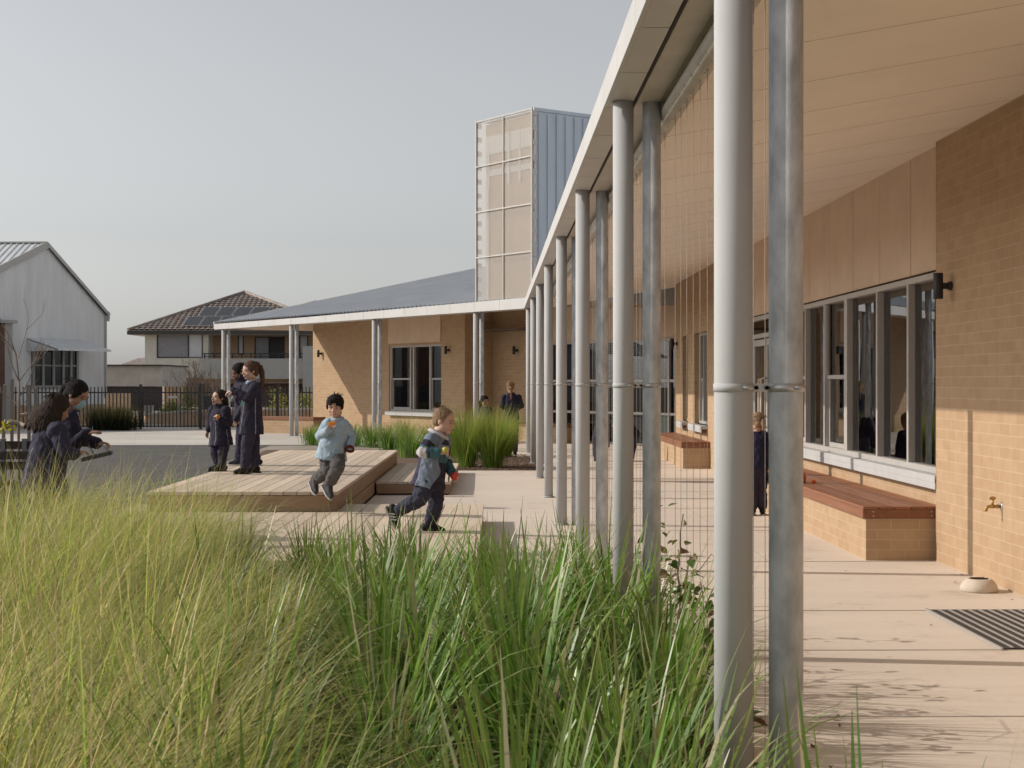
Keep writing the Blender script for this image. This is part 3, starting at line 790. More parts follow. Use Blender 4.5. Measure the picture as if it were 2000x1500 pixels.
om = mat('orange_plastic', (.75, .13, .03), .4, .05)
mb = MB(); mb.lathe((3.22, 16.1, .455), [(0, .0), (.045, .0), (.055, .05), (.05, .10), (.02, .12), (0, .12)], 18); mb.build('cup', om, t)
mb = MB(); mb.ell((3.31, 15.92, .476), (.028, 0, 0), (0, .02, 0), (0, 0, .02), 12, 8); mb.build('spout', om, t)

# ------------------------------------------------------------------ timber stages and boardwalk
def deck(name, label, x0, x1, y0, y1, zt, zb, boards_along='y', cat='timber stage', bw=.14, skirt=True):
    t = thing(name, label, cat, ((x0+x1)/2, (y0+y1)/2, zb))
    mb = MB(); n = max(1, round((x1-x0)/bw)); w = (x1-x0)/n
    for i in range(n):
        yy = y0
        cuts = [y0] + sorted(random.uniform(y0+.8, y1-.8) for _ in range(int((y1-y0)/4.5))) + [y1]
        for a, b in zip(cuts[:-1], cuts[1:]):
            mb.box(x0+i*w+.003, x0+(i+1)*w-.003, a+.002, b-.002, zt-.035, zt, 0, random.uniform(.80, 1.12))
    mb.build('deck_board', M['decking'], t, bevel=.003)
    if skirt:
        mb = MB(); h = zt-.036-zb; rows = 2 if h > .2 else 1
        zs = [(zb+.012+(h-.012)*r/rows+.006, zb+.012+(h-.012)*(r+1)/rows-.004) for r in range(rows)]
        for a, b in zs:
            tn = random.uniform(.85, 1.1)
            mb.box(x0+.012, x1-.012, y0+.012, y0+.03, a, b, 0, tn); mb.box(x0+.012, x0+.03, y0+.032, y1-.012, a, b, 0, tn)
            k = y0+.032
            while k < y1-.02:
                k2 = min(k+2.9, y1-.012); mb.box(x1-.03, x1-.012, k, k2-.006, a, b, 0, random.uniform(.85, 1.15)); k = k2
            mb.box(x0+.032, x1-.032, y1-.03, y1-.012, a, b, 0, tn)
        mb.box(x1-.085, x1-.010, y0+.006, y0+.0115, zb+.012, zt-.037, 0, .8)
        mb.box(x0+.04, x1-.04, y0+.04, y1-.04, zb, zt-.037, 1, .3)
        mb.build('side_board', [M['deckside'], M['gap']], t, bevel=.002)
    return t
deck('timber_stage', 'large low timber stage the three girls stand on', -3.55, -1.60, 15.7, 25.45, .39, 0)
deck('timber_stage', 'smaller lower timber step between the large stage and the grass bed', -1.596, -.59, 20.6, 25.4, .175, .0)
deck('boardwalk', 'flush weathered timber boardwalk in front of the large stage, under the running boy', -3.9, -.115, 11.4, 16.7, .185, 0, cat='boardwalk')
# ------------------------------------------------------------------ gabled metal building
GB = thing('gabled_building', 'grey corrugated metal building with a steep gable and an awning over its window', 'building', cw(-15, 50, .1))
ga = cw(-912*50/3000, 50, 0); gd = cw(.407, .913, 0) - V((0, 0, 0)); gd.z = 0; gd.normalize()
gn = V((gd.y, -gd.x, 0))                                  # outward (towards the yard)
if gn.dot(-ga) < 0: gn = -gn
def Gp(m, z, o=0.0): return ga + gd*m + gn*o + UP*z
def gtop(m): return 6.02 - (.43*(-m) if m < 0 else .705*m)
mb = MB(); m0, m1 = -8.0, 3.0; st = .038; n = int((m1-m0)/st); vs = []; fs = []  # unseen left end lengthened so its shadow reaches the yard and fence
wz0, wz1, wm0, wm1 = 1.50, 2.78, -.66, 1.52               # window opening
for i in range(n+1):
    m_ = m0+i*st; o = .011 if i % 2 else -.011
    vs += [Gp(m_, .78, o), Gp(m_, gtop(m_), o)]
for i in range(n): fs.append((2*i, 2*i+2, 2*i+3, 2*i+1))
mb.add(vs, fs); mb.build('wall', M['zinc'], GB, fixn=False)
mb = MB(); mb.prism([Gp(m0, -.05, .03), Gp(m1, -.05, .03), Gp(m1, .78, .03), Gp(m0, .78, .03)], -gn*.2); mb.build('brick_base', M['brick_old'], GB)
mb = MB(); bk = cw(-.913, .407, 0); bk.z = 0
if bk.y < 0: bk = bk
mb.prism([Gp(3.0, -.05, .012), Gp(3.0, 3.9, .012), Gp(3.0, 3.9, -9), Gp(3.0, -.05, -9)], gd*.05); mb.build('side_wall', M['zinc'], GB)
# roof slopes (ribbed) and barge trims
rdir = cw(-1, 0.03, 0); rdir.z = 0; rdir.normalize()
apx = Gp(0, 6.05, .1); nea = Gp(-8.0, gtop(-8.0)+.03, .1); fea = Gp(3.12, gtop(3.12)+.03, .1)
mb = MB()
for a, b in ((apx, nea),):
    L_ = 16.0; k = int(L_/.2)
    e1 = rdir
    # slope surface: rows run from the ridge down to the near eave
    dn = (nea-apx); 
    vs = []; fs = []
    dnx = cw(-.1, -1, 0); dnx.z = 0; dnx.normalize()
    zs = (nea.z-apx.z); run = (nea-apx); 
    # downslope vector: lies in the plane spanned by ridge and rake, perpendicular to the ridge
    ds = run - rdir*run.dot(rdir)
    for i in range(k+1):
        for off, hh in ((0, 0), (.12, 0), (.135, .03), (.175, .03)):
            w_ = i*.2+off
            p0 = apx + rdir*w_; 
            sh = run.dot(rdir)
            p1 = apx + ds + rdir*max(w_, sh if sh > 0 else w_)
            tcut = min(1.0, w_/sh) if sh > 0 else 1.0
            p1 = apx + rdir*w_ + ds*tcut
            vs += [p0+UP*hh, p1+UP*hh]
    for i in range(len(vs)//2-1): fs.append((2*i, 2*i+2, 2*i+3, 2*i+1))
    mb.add(vs, fs)
mb.prism([apx, fea, fea+(rdir*4+V((-1.5, 6, 0))), apx+(rdir*4+V((-1.5, 6, 0)))], UP*.03)
mb.build('roof', M['zinc'], GB, fixn=False)
mb = MB()
mb.bar(apx-UP*.06, nea-UP*.06, .05, .22, 0); mb.bar(apx-UP*.03, fea-UP*.03, .05, .12, 0)
mb.bar(apx+UP*.02, apx+rdir*15+UP*.02, .2, .05, 0)
mb.bar(Gp(3.02, 1.0, .02), Gp(3.02, 3.95, .02), .10, .06, 0); mb.bar(Gp(3.05, 3.62, .06), Gp(3.05, 3.95, .06), .14, .14, 0)
mb.build('barge_trim', mat('pale_flashing', (.46, .46, .45), .45, .04), GB)
mb = MB()
nd = 44
for i in range(nd):
    p = apx.lerp(fea, (i+.5)/nd); mb.obox(p-UP*.11, (fea-apx).normalized()*.022, gn*.025, UP*.035)
mb.build('vent_tooth', M['rail'], GB)
# window with awning
mb = MB()
fz0, fz1 = 1.42, 2.72
mull = [-.62, -.17, .33, .80, 1.18, 1.5]
def gb(a, b, c, d_, o0=.03, o1=.09): mb.obox(Gp((a+b)/2, (c+d_)/2, (o0+o1)/2), gd*((b-a)/2), gn*((o1-o0)/2), UP*((d_-c)/2))
gb(-.72, 1.58, fz0-.10, fz0); gb(-.72, 1.58, fz1, fz1+.08)
for m_ in mull: gb(m_-.05, m_+.05, fz0, fz1)
for a, b in zip(mull[:-1], mull[1:]): gb(a+.05, b-.05, (fz0+fz1)/2-.025, (fz0+fz1)/2+.025, .03, .075)
wf = mb.build('window', mat('grey_frame', (.27, .28, .28), .5, .05), GB)
mb = MB(); mb.obox(Gp(.43, (fz0+fz1)/2, .045), gd*1.05, gn*.004, UP*((fz1-fz0)/2)); mb.build('glass', M['glassd'], wf)
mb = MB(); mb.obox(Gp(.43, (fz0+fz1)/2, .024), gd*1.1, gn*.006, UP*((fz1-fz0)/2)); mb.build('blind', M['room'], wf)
a0, a1 = Gp(-.85, 2.93, .0), Gp(1.75, 2.93, .0)
mb = MB(); out = gn*1.25 - UP*.36
mb.prism([a0, a1, a1+out, a0+out], UP*.025); mb.bar(a0+out, a1+out, .04, .07)
mb.prism([a0-UP*.03, a0+out-UP*.03, a0-UP*.42], gd*.03)
mb.build('awning', M['zinc'], GB)
# darker brick porch at the left
mb = MB(); 
for a, b, nm in ((-2.95, -2.22, 0),): mb.obox(Gp(-2.66, 1.6, .16), gd*.52, gn*.1, UP*1.72)
mb.build('brick_wall', M['brick_dark'], GB)
mb = MB(); mb.obox(Gp(-1.93, 1.65, .12), gd*.17, gn*.11, UP*1.75); mb.obox(Gp(-2.45, 3.42, .18), gd*.75, gn*.2, UP*.05); mb.build('downpipe', M['render_d'], GB)

# ------------------------------------------------------------------ two storey tiled house
HY = 90.0
def H(px, py, o=0.0): return P(px, py, HY+o)
HB = thing('tiled_house', 'two storey brick and render house with brown tiled hip roof and solar panels', 'house', P(450, 798, HY))
def hrect(mb, x0, x1, y0, y1, o0, o1, mi=0):
    """block between two survey corners, from depth o0 to o1 behind the house front"""
    a = H(x0, y1, 0); b = H(x1, y0, 0)
    f = cw(0, 1, 0); f.z = 0; r = cw(1, 0, 0); r.z = 0
    c = (a+b)/2 + f*((o0+o1)/2); w = (b-a).dot(r)/2
    mb.obox(c, r*abs(w), f*(abs(o1-o0)/2), UP*abs(b.z-a.z)/2, mi)
mb = MB(); hrect(mb, 283, 306, 650, 738, 0, 9); hrect(mb, 306.2, 396, 699.5, 738, 0, 3); hrect(mb, 396.2, 407, 650, 738, 0, 9); mb.build('rendered_wall', M['render'], HB)
mb = MB(); hrect(mb, 407.2, 455, 645, 738, 1.6, 3); hrect(mb, 467, 488, 645, 738, 1.6, 3); hrect(mb, 455, 467, 692, 738, 1.6, 3); hrect(mb, 488.2, 548, 645, 656, 1.6, 3)
hrect(mb, 548.2, 577, 645, 738, 1.6, 3); hrect(mb, 595, 660, 645, 738, 1.6, 3); hrect(mb, 577, 595, 645, 653, 1.6, 3)
hrect(mb, 316, 358, 738.2, 800, .6, 3); hrect(mb, 407, 430, 738.2, 800, .6, 3); hrect(mb, 358, 407, 738.2, 748, .6, 3); hrect(mb, 430, 660, 738.2, 748, 1.0, 3)
mb.build('brick_wall', M['brick_old'], HB)
mb = MB(); hrect(mb, 398, 594, 700.5, 740, -.6, -.3); hrect(mb, 594.3, 617, 676.5, 800, -.7, 1.5); mb.build('balcony_parapet', M['render_d'], HB)
mb = MB(); hrect(mb, 400, 594, 690, 692, -.5, -.4); hrect(mb, 400, 594, 695.5, 696.7, -.5, -.4)
for x in range(402, 594, 18): hrect(mb, x, x+1.5, 690, 700.5, -.52, -.38)
mb.build('balcony_rail', M['rail'], HB)
def hwin(x0, x1, y0, y1, o, splits, panes, fr=1.8):
    mb = MB(); hrect(mb, x0, x1, y0, y0+fr, o-.12, o); hrect(mb, x0, x1, y1-fr, y1, o-.12, o)
    for x in [x0+fr/2] + splits + [x1-fr/2]: hrect(mb, x-fr/2, x+fr/2, y0+fr, y1-fr, o-.12, o)
    w = mb.build('window', M['rail'], HB)
    e = [x0+fr/2]+splits+[x1-fr/2]
    for i in range(len(e)-1):
        g = MB(); hrect(g, e[i]+fr/2, e[i+1]-fr/2, y0+fr, y1-fr, o-.06, o-.03); g.build('pane', panes[i], w)
    return w
sky_pane = mat('curtained_pane', (.66, .68, .72), .12, .05, 2)  # pale blue-white base colour stands in for reflected sky
str_pane = mat('striped_blind_pane', (.42, .43, .46), .10, .0, 26, col2=(.14, .14, .17), stretch=(1, 1, 1))  # streaked tones painted in place of stripes mirrored by the glass
hwin(306.2, 396, 651, 699.3, .1, [368], [str_pane, sky_pane])
hwin(455.2, 466.8, 652, 692, 1.7, [], [sky_pane]); hwin(488.4, 547.8, 656.2, 700, 1.7, [517], [str_pane, M['dark']]); hwin(577.2, 594.8, 653.2, 700, 1.7, [], [sky_pane])
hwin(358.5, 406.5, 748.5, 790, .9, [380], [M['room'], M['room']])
mb = MB(); hrect(mb, 430, 660, 748.2, 800, 1.5, 1.7); mb.build('roller_door', mat('brown_panel', (.16, .10, .09), .7, .1), HB)
# roof: pyramid of tile courses
el = H(250, 646, -.6); er = H(676, 646, -.6); ap = P(478, 573.5, HY+6)
f = cw(0, 1, 0); f.z = 0; r = cw(1, 0, 0); r.z = 0
mb = MB(); rows = 19
for i in range(rows):
    t0, t1 = i/rows, (i+1)/rows
    a0_, b0_ = el.lerp(ap, t0), er.lerp(ap, t0); a1_, b1_ = el.lerp(ap, t1), er.lerp(ap, t1)
    wdt = (b0_-a0_).length; k = max(1, int(wdt/.32)); up_ = (ap-(el+er)/2).normalized(); nn = r.cross(up_).normalized()
    if nn.z < 0: nn = -nn
    vs = []; fs = []
    x0 = (a0_-el).dot(r); x1 = (b0_-el).dot(r)
    xx = math.floor(x0/.32)*.32
    cols = []
    while xx < x1:
        for q in (0, .06, .16, .26): 
            if x0 <= xx+q <= x1: cols.append((xx+q, (0, .05, .075, .05)[int(q > .01)+int(q > .1)+int(q > .2)]))
        xx += .32
    base0 = el + (ap-el)*0
    for (c_, h_) in cols:
        p0 = el + r*c_ + (a0_-el - r*(a0_-el).dot(r)); p1 = el + r*c_ + (a1_-el - r*(a1_-el).dot(r))
        # keep the course inside the hips
        vs += [p0+nn*(h_+.05), p1+nn*(h_+.012)]
    m_ = len(cols)
    for j in range(m_-1): fs.append((2*j, 2*j+2, 2*j+3, 2*j+1))
    mb.add(vs, fs)
    mb.obox((a0_+b0_)/2+nn*.02, r*((b0_-a0_).length/2), up_*.03, nn*.02)
bl = el + f*13; br_ = er + f*13
mb.add([el, ap, bl, er, br_], [(0, 1, 2), (3, 4, 1), (2, 1, 4)])
mb.tube([el+UP*.06, ap+UP*.1], .11, 8); mb.tube([er+UP*.06, ap+UP*.1], .11, 8)
hr = mb.build('roof', M['tile'], HB)
mb = MB(); mb.bar(el-UP*.12, er-UP*.12, .12, .2); mb.bar(el-UP*.12, bl-UP*.12, .12, .2); mb.build('gutter', mat('brown_gutter', (.06, .05, .045), .5, .1), HB)
mb = MB(); mb.prism([el-UP*.23, er-UP*.23, br_-UP*.23, bl-UP*.23], UP*.02); mb.build('eave_lining', M['cream'], HB)
# solar panels lie on the roof plane
pl_n = (er-el).cross(ap-el).normalized()
if pl_n.z < 0: pl_n = -pl_n
def onroof(px, py, lift=.16):
    o = V((0, 0, EYE)); d = P(px, py, 10)-o
    t_ = (el+pl_n*lift-o).dot(pl_n)/d.dot(pl_n); return o+d*t_
rowsP = [((400, 599), (432, 599), (464, 599), (497, 599), (529.5, 599)), ((359, 617), (392, 617), (426, 617), (460, 617), (494, 617))]
tl = [399, 432, 464.5, 497, 530]; sl = -26/36.0
for row, (yt, yb, xs) in enumerate(((599.5, 616.8, tl), (617.8, 635.5, [355+13, 388+13, 422+13, 455+13]))):
    for i in range(len(xs)-1):
        dx = (yb-yt)*.72
        q = [onroof(xs[i]+.5, yt), onroof(xs[i+1]-.8, yt), onroof(xs[i+1]-.8-dx, yb), onroof(xs[i]+.5-dx, yb)]
        mb = MB(); mb.prism(q, -pl_n*.05, 0)
        s_ = mb.build('solar_panel', M['alu'], HB)
        c_ = sum(q, V((0, 0, 0)))/4
        g = MB(); g.prism([c_+(p-c_)*.94+pl_n*.004 for p in q], pl_n*.004, 0)
        g.build('cell_sheet', M['solar'], s_)
        g = MB()
        for k in range(1, 6):
            a_ = q[0].lerp(q[1], k/6)+pl_n*.012; b_ = q[3].lerp(q[2], k/6)+pl_n*.012; g.bar(a_, b_, .03, .006, 0, pl_n)
        g.build('cell_line', mat('cell_line', (.05, .055, .065), .5, .05), s_)

# ------------------------------------------------------------------ pale garage and things behind the fence
GA = thing('rendered_garage', 'pale rendered garage wall with a dark roller door between the metal building and the house', 'garage', P(262, 800, 78))
def K(mb, Yd, x0, x1, y0, y1, th, mi=0):
    a = P(x0, y1, Yd); b = P(x1, y0, Yd); c = (a+b)/2 + f*th/2
    mb.obox(c, r*((b-a).dot(r)/2), f*(th/2), UP*((b.z-a.z)/2), mi)
mb = MB(); K(mb, 78, 190, 316, 714.5, 754.5, 6); K(mb, 78, 190, 207, 754.5, 803, 6); mb.build('wall', M['cream'], GA)
mb = MB(); K(mb, 78.3, 207.5, 315.5, 754.8, 803, .1)
for i in range(10): K(mb, 78.25, 207.5, 315.5, 757+i*4.6, 757.6+i*4.6, .05)
mb.build('roller_door', M['door'], GA)
mb = MB(); K(mb, 77.8, 188, 317, 712, 714.6, 6.4); mb.build('capping', M['rail'], GA)
mb = MB(); K(mb, 76, 186, 253, 766, 803, .25); 
t = tag(mb.build('garden_wall', M['brick_old']), 'low tan brick wall in front of the dark roller door', 'wall')
# distant dark roof line
FR = thing('distant_house', 'dark low roof just showing above the pale garage wall', 'house', P(250, 760, 120))
mb = MB()
a, b, c = P(225, 716, 120), P(300, 716, 120), P(296, 697, 122)
mb.prism([a, b, c, P(268, 700, 122)], f*6); mb.build('roof', M['tile'], FR)
mb = MB(); mb.obox(P(262, 755, 123), r*1.4, f*2, UP*1.5); mb.build('wall', M['brick_old'], FR)

# fence: runs of square pickets between posts, one gate
FY = 46.6
def fpt(px, z): 
    q = P(px, 700, FY); return V((q.x, q.y, z))
def fence_run(x0, x1, label, gate=False, pick=None):
    n = max(1, round((x1-x0)/7.15)); z0 = .1
    t = thing('fence_gate' if gate else 'metal_fence', label, 'gate' if gate else 'fence', fpt((x0+x1)/2, z0), None if gate else 'black picket fence panels')
    mb = MB(); lo, hi = z0+.09, z0+1.11
    for z in (lo, hi):
        mb = MB(); mb.bar(fpt(x0, z), fpt(x1, z), .035, .04, 0); mb.build('rail', M['rail'], t)
    if gate:
        for x in (x0+1, x1-1): mb = MB(); mb.bar(fpt(x, lo), fpt(x, hi), .04, .04, 0, X); mb.build('stile', M['rail'], t)
    mb = MB()
    for i in range(n):
        x = x0 + (i+.5)*(x1-x0)/n
        a = fpt(x, lo-.04); b = fpt(x, z0+1.27); mb.bar(a, b, .030, .030, 0, X)
        mb.add([b+V((.012, .012, 0)), b+V((-.012, .012, 0)), b+V((-.012, -.012, 0)), b+V((.012, -.012, 0)), b+UP*.03], [(0, 1, 4), (1, 2, 4), (2, 3, 4), (3, 0, 4)])
    mb.build('picket', M['rail'], t)
    mb = MB()
    for x in ((x1,) if not gate else ()):
        mb.bar(fpt(x, z0-.02), fpt(x, z0+1.33), .065, .065, 0, X); mb.obox(fpt(x, z0+1.345), r*.04, f*.04, UP*.015)
    if not gate: mb.build('fence_post', M['rail'], t)
    if gate:
        mb = MB(); q = fpt(408, z0+.80)
        mb.obox(q, r*.12, f*.06, UP*.2); mb.build('lock_box', M['dark'], t)
        mb = MB(); mb.bar(fpt(x1, z0-.02), fpt(x1, z0+1.36), .07, .07, 0, X); mb.obox(fpt(x1, z0+1.375), r*.045, f*.045, UP*.015); mb.build('gate_post', M['rail'], t)
    return t
fence_run(27, 152, 'stretch of black picket fence behind the crouched pair and bare young tree')
fence_run(152, 275, 'stretch of black picket fence in front of the dark grass, ending at the gate')
fence_run(276.5, 392, 'black picket gate with a lock box in front of the curved brick planter', True)
fence_run(395, 543, 'stretch of black picket fence behind the three standing girls')
fence_run(546, 629, 'stretch of black picket fence between the girls and the brick wing, behind the bench')

# curved planter wall beyond the gate
t = thing('planter_wall', 'curved low brick planter wall with pale capping beyond the gate', 'planter wall', P(330, 830, 53))
pts = [(250, 58, .10), (275, 55, .22), (310, 52.5, .34), (350, 51.2, .42), (400, 50.8, .46), (450, 51, .46), (520, 51.3, .48), (612, 51.3, .50)]
mb = MB(); cp = MB()
for (x0, y0, h0), (x1, y1, h1) in zip(pts[:-1], pts[1:]):
    a = P(x0, 700, y0); b = P(x1, 700, y1); a.z = b.z = 0
    n_ = (b-a).normalized(); n_ = V((-n_.y, n_.x, 0))*.22
    for mm, za, zb_, hh in ((mb, 0, 0, None), (cp, h0, h1, .06)):
        if hh is None: q = [a+UP*(-.1), b+UP*(-.1), b+UP*(h1+.1), a+UP*(h0+.1)]
        else: q = [a-n_*.1+UP*(h0+.1), b-n_*.1+UP*(h1+.1), b-n_*.1+UP*(h1+.16), a-n_*.1+UP*(h0+.16)]
        mm.prism(q, n_*(1 if hh is None else 1.2))
mb.build('brick_wall', M['brick_old'], t); cp.build('capping', M['apron'], t)
t = thing('meter_box', 'small pale utility box on the ground beyond the gate', 'utility box', P(291, 812, 54))
mb = MB(); q = P(291, 803, 54); mb.obox(q, r*.14, f*.1, UP*.17); mb.build('cabinet', mat('pale_box', (.42, .42, .36), .6, .06), t, bevel=.01)
mb = MB(); mb.obox(q+UP*.18, r*.16, f*.12, UP*.015); mb.build('lid', MATS['pale_box'], t)
mb = MB(); mb.bar(P(329, 775.5, FY-.05), P(346, 775.5, FY-.05), .012, .07); tag(mb.build('gate_sign', mat('pale_sign', (.5, .52, .55), .5, .05)), 'small blank pale sign fixed to the gate rail', 'sign')
# a car roof line glimpsed beyond the fence
t = thing('parked_car', 'dark car whose roof just shows above the brick planter beyond the fence', 'car', P(545, 800, 58))
q = P(545, 812, 58); mb = MB()
rings = []
for k, (z, w, l) in enumerate(((-.35, .8, 1.05), (-.15, .85, 1.15), (.05, .82, 1.1), (.20, .68, .8), (.265, .5, .62))):
    rings.append([q + r*(l*math.copysign(abs(math.cos(a))**.5, math.cos(a))) + f*(w*math.copysign(abs(math.sin(a))**.5, math.sin(a))) + UP*z for a in [2*math.pi*i/28 for i in range(28)]])
mb.loft(rings); mb.build('body', mat('dark_car_paint', (.03, .035, .05), .25, .05, coat=.6), t)
mb = MB(); mb.obox(q+UP*.13-f*.795, r*.62, f*.01, UP*.06); mb.build('window', M['solar'], t)

# park bench of dark slats
t = thing('park_bench', 'dark timber slat bench with backrest at the left edge behind the long grass', 'bench', P(10, 1010, 16.6))
bw = wood_mat('dark_slat', (.055, .042, .036), (.035, .027, .024), .7)
BO = cw(0, 16.6, 0); 
def B(x, dy, z): q = cw((x-1000)*16.6/3000, 16.6+dy, z); return q
mb = MB()
for i, (dy, z) in enumerate(((-.02, .83), (-.04, .72), (-.06, .61))): mb.bar(B(-60, dy, z), B(64, dy, z), .03, .085, 0, UP, random.uniform(.8, 1.2))
mb.build('backrest', bw, t, bevel=.004)
mb = MB()
for i in range(4): mb.bar(B(-60, -.12-.11*i, .44), B(64, -.12-.11*i, .44), .09, .035, 0, UP, random.uniform(.8, 1.2))
mb.build('seat', bw, t, bevel=.004)
for x in (8, 50):
    mb = MB(); mb.bar(B(x, 0, 0), B(x, -.03, .9), .05, .05, 0, Y); mb.bar(B(x, -.45, 0), B(x, -.45, .42), .05, .05, 0, Y); mb.bar(B(x, -.03, .40), B(x, -.47, .40), .05, .05); mb.build('leg', mat('grey_steel', (.16, .16, .17), .6, .1), t)
# ------------------------------------------------------------------ people
CM = {}
def cloth(name, col, rough=.85): 
    if name not in CM: CM[name] = mat(name, col, rough, .10, 14, .25, 500, spec=.2)
    return CM[name]
NAVY = cloth('navy_fleece', (.034, .030, .050)); NAVYT = cloth('navy_trouser', (.044, .039, .066)); PALE_BLUE = cloth('pale_blue_knit', (.34, .44, .52)); GREYT = cloth('grey_trouser', (.105, .10, .10))
GB_ = cloth('grey_blue_cotton', (.20, .245, .32)); TEAL = cloth('teal_cotton', (.055, .135, .165)); WHITEC = cloth('white_cotton', (.58, .56, .58)); PIPE = cloth('grey_piping', (.25, .28, .33)); NAVY2 = cloth('plum_navy_cotton', (.055, .05, .085)); DARKSH = cloth('black_shoe', (.014, .013, .014), .55); SOLE = cloth('pale_sole', (.45, .43, .42)); DKSOLE = cloth('dark_sole', (.03, .03, .03)); SHOE_B = cloth('charcoal_trainer', (.05, .05, .06), .6); SHOE_N = cloth('navy_trainer', (.03, .035, .06), .6)
LIN = cloth('red_lining', (.16, .03, .03)); SOCK = cloth('white_sock', (.6, .55, .55))
def skin_mat(name, col):
    m = mat(name, col, .5, .05, 20, .05, 300, spec=.35)
    b = m.node_tree.nodes['Principled BSDF']; b.inputs['Subsurface Weight'].default_value = .12; b.inputs['Subsurface Radius'].default_value = (.01, .004, .002); b.inputs['Subsurface Scale'].default_value = 1.0
    return m
SK = {'fair': skin_mat('fair_skin', (.58, .36, .27)), 'light': skin_mat('light_skin', (.55, .35, .25)), 'tan': skin_mat('tan_skin', (.36, .20, .13)), 'brown': skin_mat('brown_skin', (.22, .12, .08))}
def hair_mat(name, a, b): return mat(name, a, .7, .0, 9, .6, 60, spec=.12, col2=b, stretch=(9, 9, 1.2))
HR = {'black': hair_mat('black_hair', (.022, .018, .017), (.008, .007, .007)), 'brown': hair_mat('brown_hair', (.15, .085, .05), (.06, .035, .022)), 'fairbrown': hair_mat('fair_brown_hair', (.38, .26, .16), (.19, .12, .075)), 'blonde': hair_mat('blonde_hair', (.38, .25, .13), (.20, .12, .065)), 'darkbrown': hair_mat('dark_brown_hair', (.06, .038, .028), (.02, .014, .012))}
EYEW = mat('eye_white', (.34, .29, .27), .4, .02); EYED = mat('eye_dark', (.02, .013, .010), .2, .1); LIPM = mat('lip', (.36, .13, .11), .5, .05); MOUTHD = mat('open_mouth', (.10, .02, .02), .6, .1)

def remesh(mb, voxel, smooth=3, noise_amp=0.0, noise_scale=18.0, stretch=(1, 1, 1), seed=0):
    me = mb.mesh('tmp', [], fixn=True); ob = bpy.data.objects.new('tmp', me); COL.objects.link(ob)
    rm = ob.modifiers.new('r', 'REMESH'); rm.mode = 'VOXEL'; rm.voxel_size = voxel; rm.use_smooth_shade = True
    if smooth: sm = ob.modifiers.new('s', 'SMOOTH'); sm.factor = .5; sm.iterations = smooth
    dg = bpy.context.evaluated_depsgraph_get(); dg.update()
    out = bpy.data.meshes.new_from_object(ob.evaluated_get(dg))
    bpy.data.objects.remove(ob); bpy.data.meshes.remove(me)
    if noise_amp:
        n = len(out.vertices); co = np.zeros(n*3, 'f'); out.vertices.foreach_get('co', co); co = co.reshape(-1, 3)
        nr = np.zeros(n*3, 'f'); out.vertices.foreach_get('normal', nr); nr = nr.reshape(-1, 3)
        st = np.array(stretch)*noise_scale; so = V((seed*7.3, seed*3.1, seed*1.7))
        dsp = np.empty(n)
        for i in range(n):
            p = V(co[i]*st)+so
            a = noise.noise(p); dsp[i] = (1-abs(a)*2.2)*.6 + .5*noise.noise(p*2.3)
        co = co + nr*(dsp*noise_amp)[:, None]; out.vertices.foreach_set('co', co.astype('f').ravel()); out.update()
    out.polygons.foreach_set('use_smooth', np.ones(len(out.polygons), bool))
    return out
def put(me, name, mats, parent, sel=None):
    o = parent_origin(parent)
    if sel is not None:
        n = len(me.polygons); idx = np.zeros(n, 'i')
        for i, p in enumerate(me.polygons): idx[i] = sel(V(p.center))
        me.materials.clear()
        for m in mats: me.materials.append(m)
        me.polygons.foreach_set('material_index', idx)
    else:
        me.materials.clear()
        for m in mats: me.materials.append(m)
    me.transform(Matrix.Translation(-o)); me.name = name
    ob = bpy.data.objects.new(name, me); COL.objects.link(ob); ob.parent = parent
    return ob
def rot(v, axis, a): return Matrix.Rotation(a, 3, axis) @ v

def hand(mb, wrist, d, pn, S, curl=.5, thumb=1, spread=.10, tcurl=.3):
    """palm, four fingers of unequal length with knuckle bends and a thumb leaving the side of the palm"""
    d = V(d).normalized(); pn = V(pn); pn = (pn - d*pn.dot(d)).normalized(); sd = d.cross(pn)*thumb     # sd points to the thumb side
    L = .135*S; pl = L*.48
    mb.ell(wrist + d*pl*.52, d*pl*.62, sd*L*.23, pn*L*.095, 12, 8)
    mb.rcone(wrist - d*.01*S, wrist + d*pl*.35, .021*S, .022*S, 10)
    for i, k in enumerate((.90, 1.0, .94, .76)):
        off = (1.5-i)*L*.115
        b = wrist + d*pl*.97 + sd*off
        dd = rot(d, pn, -spread*(1.5-i)*thumb*.5)
        ax = dd.cross(pn); seg = [.44*L*k*x for x in (.48, .30, .24)]
        r = .0072*S; p = b; dirn = dd
        for j, sl in enumerate(seg):
            dirn = rot(dirn, ax, curl*(.75 if j == 0 else 1.0)).normalized()
            q = p + dirn*sl; mb.rcone(p, q, r*(1-.08*j), r*(1-.08*(j+1)), 8); p = q
    tb = wrist + d*pl*.25 + sd*L*.20
    td = (d*.62 + sd*.70 + pn*.30).normalized(); q = tb + td*L*.24
    mb.rcone(tb, q, .0095*S, .0085*S, 8); td2 = (td*.6 + d*.5 + pn*tcurl).normalized(); mb.rcone(q, q + td2*L*.20, .0085*S, .007*S, 8)
    return wrist + d*pl*1.0 + pn*L*.22

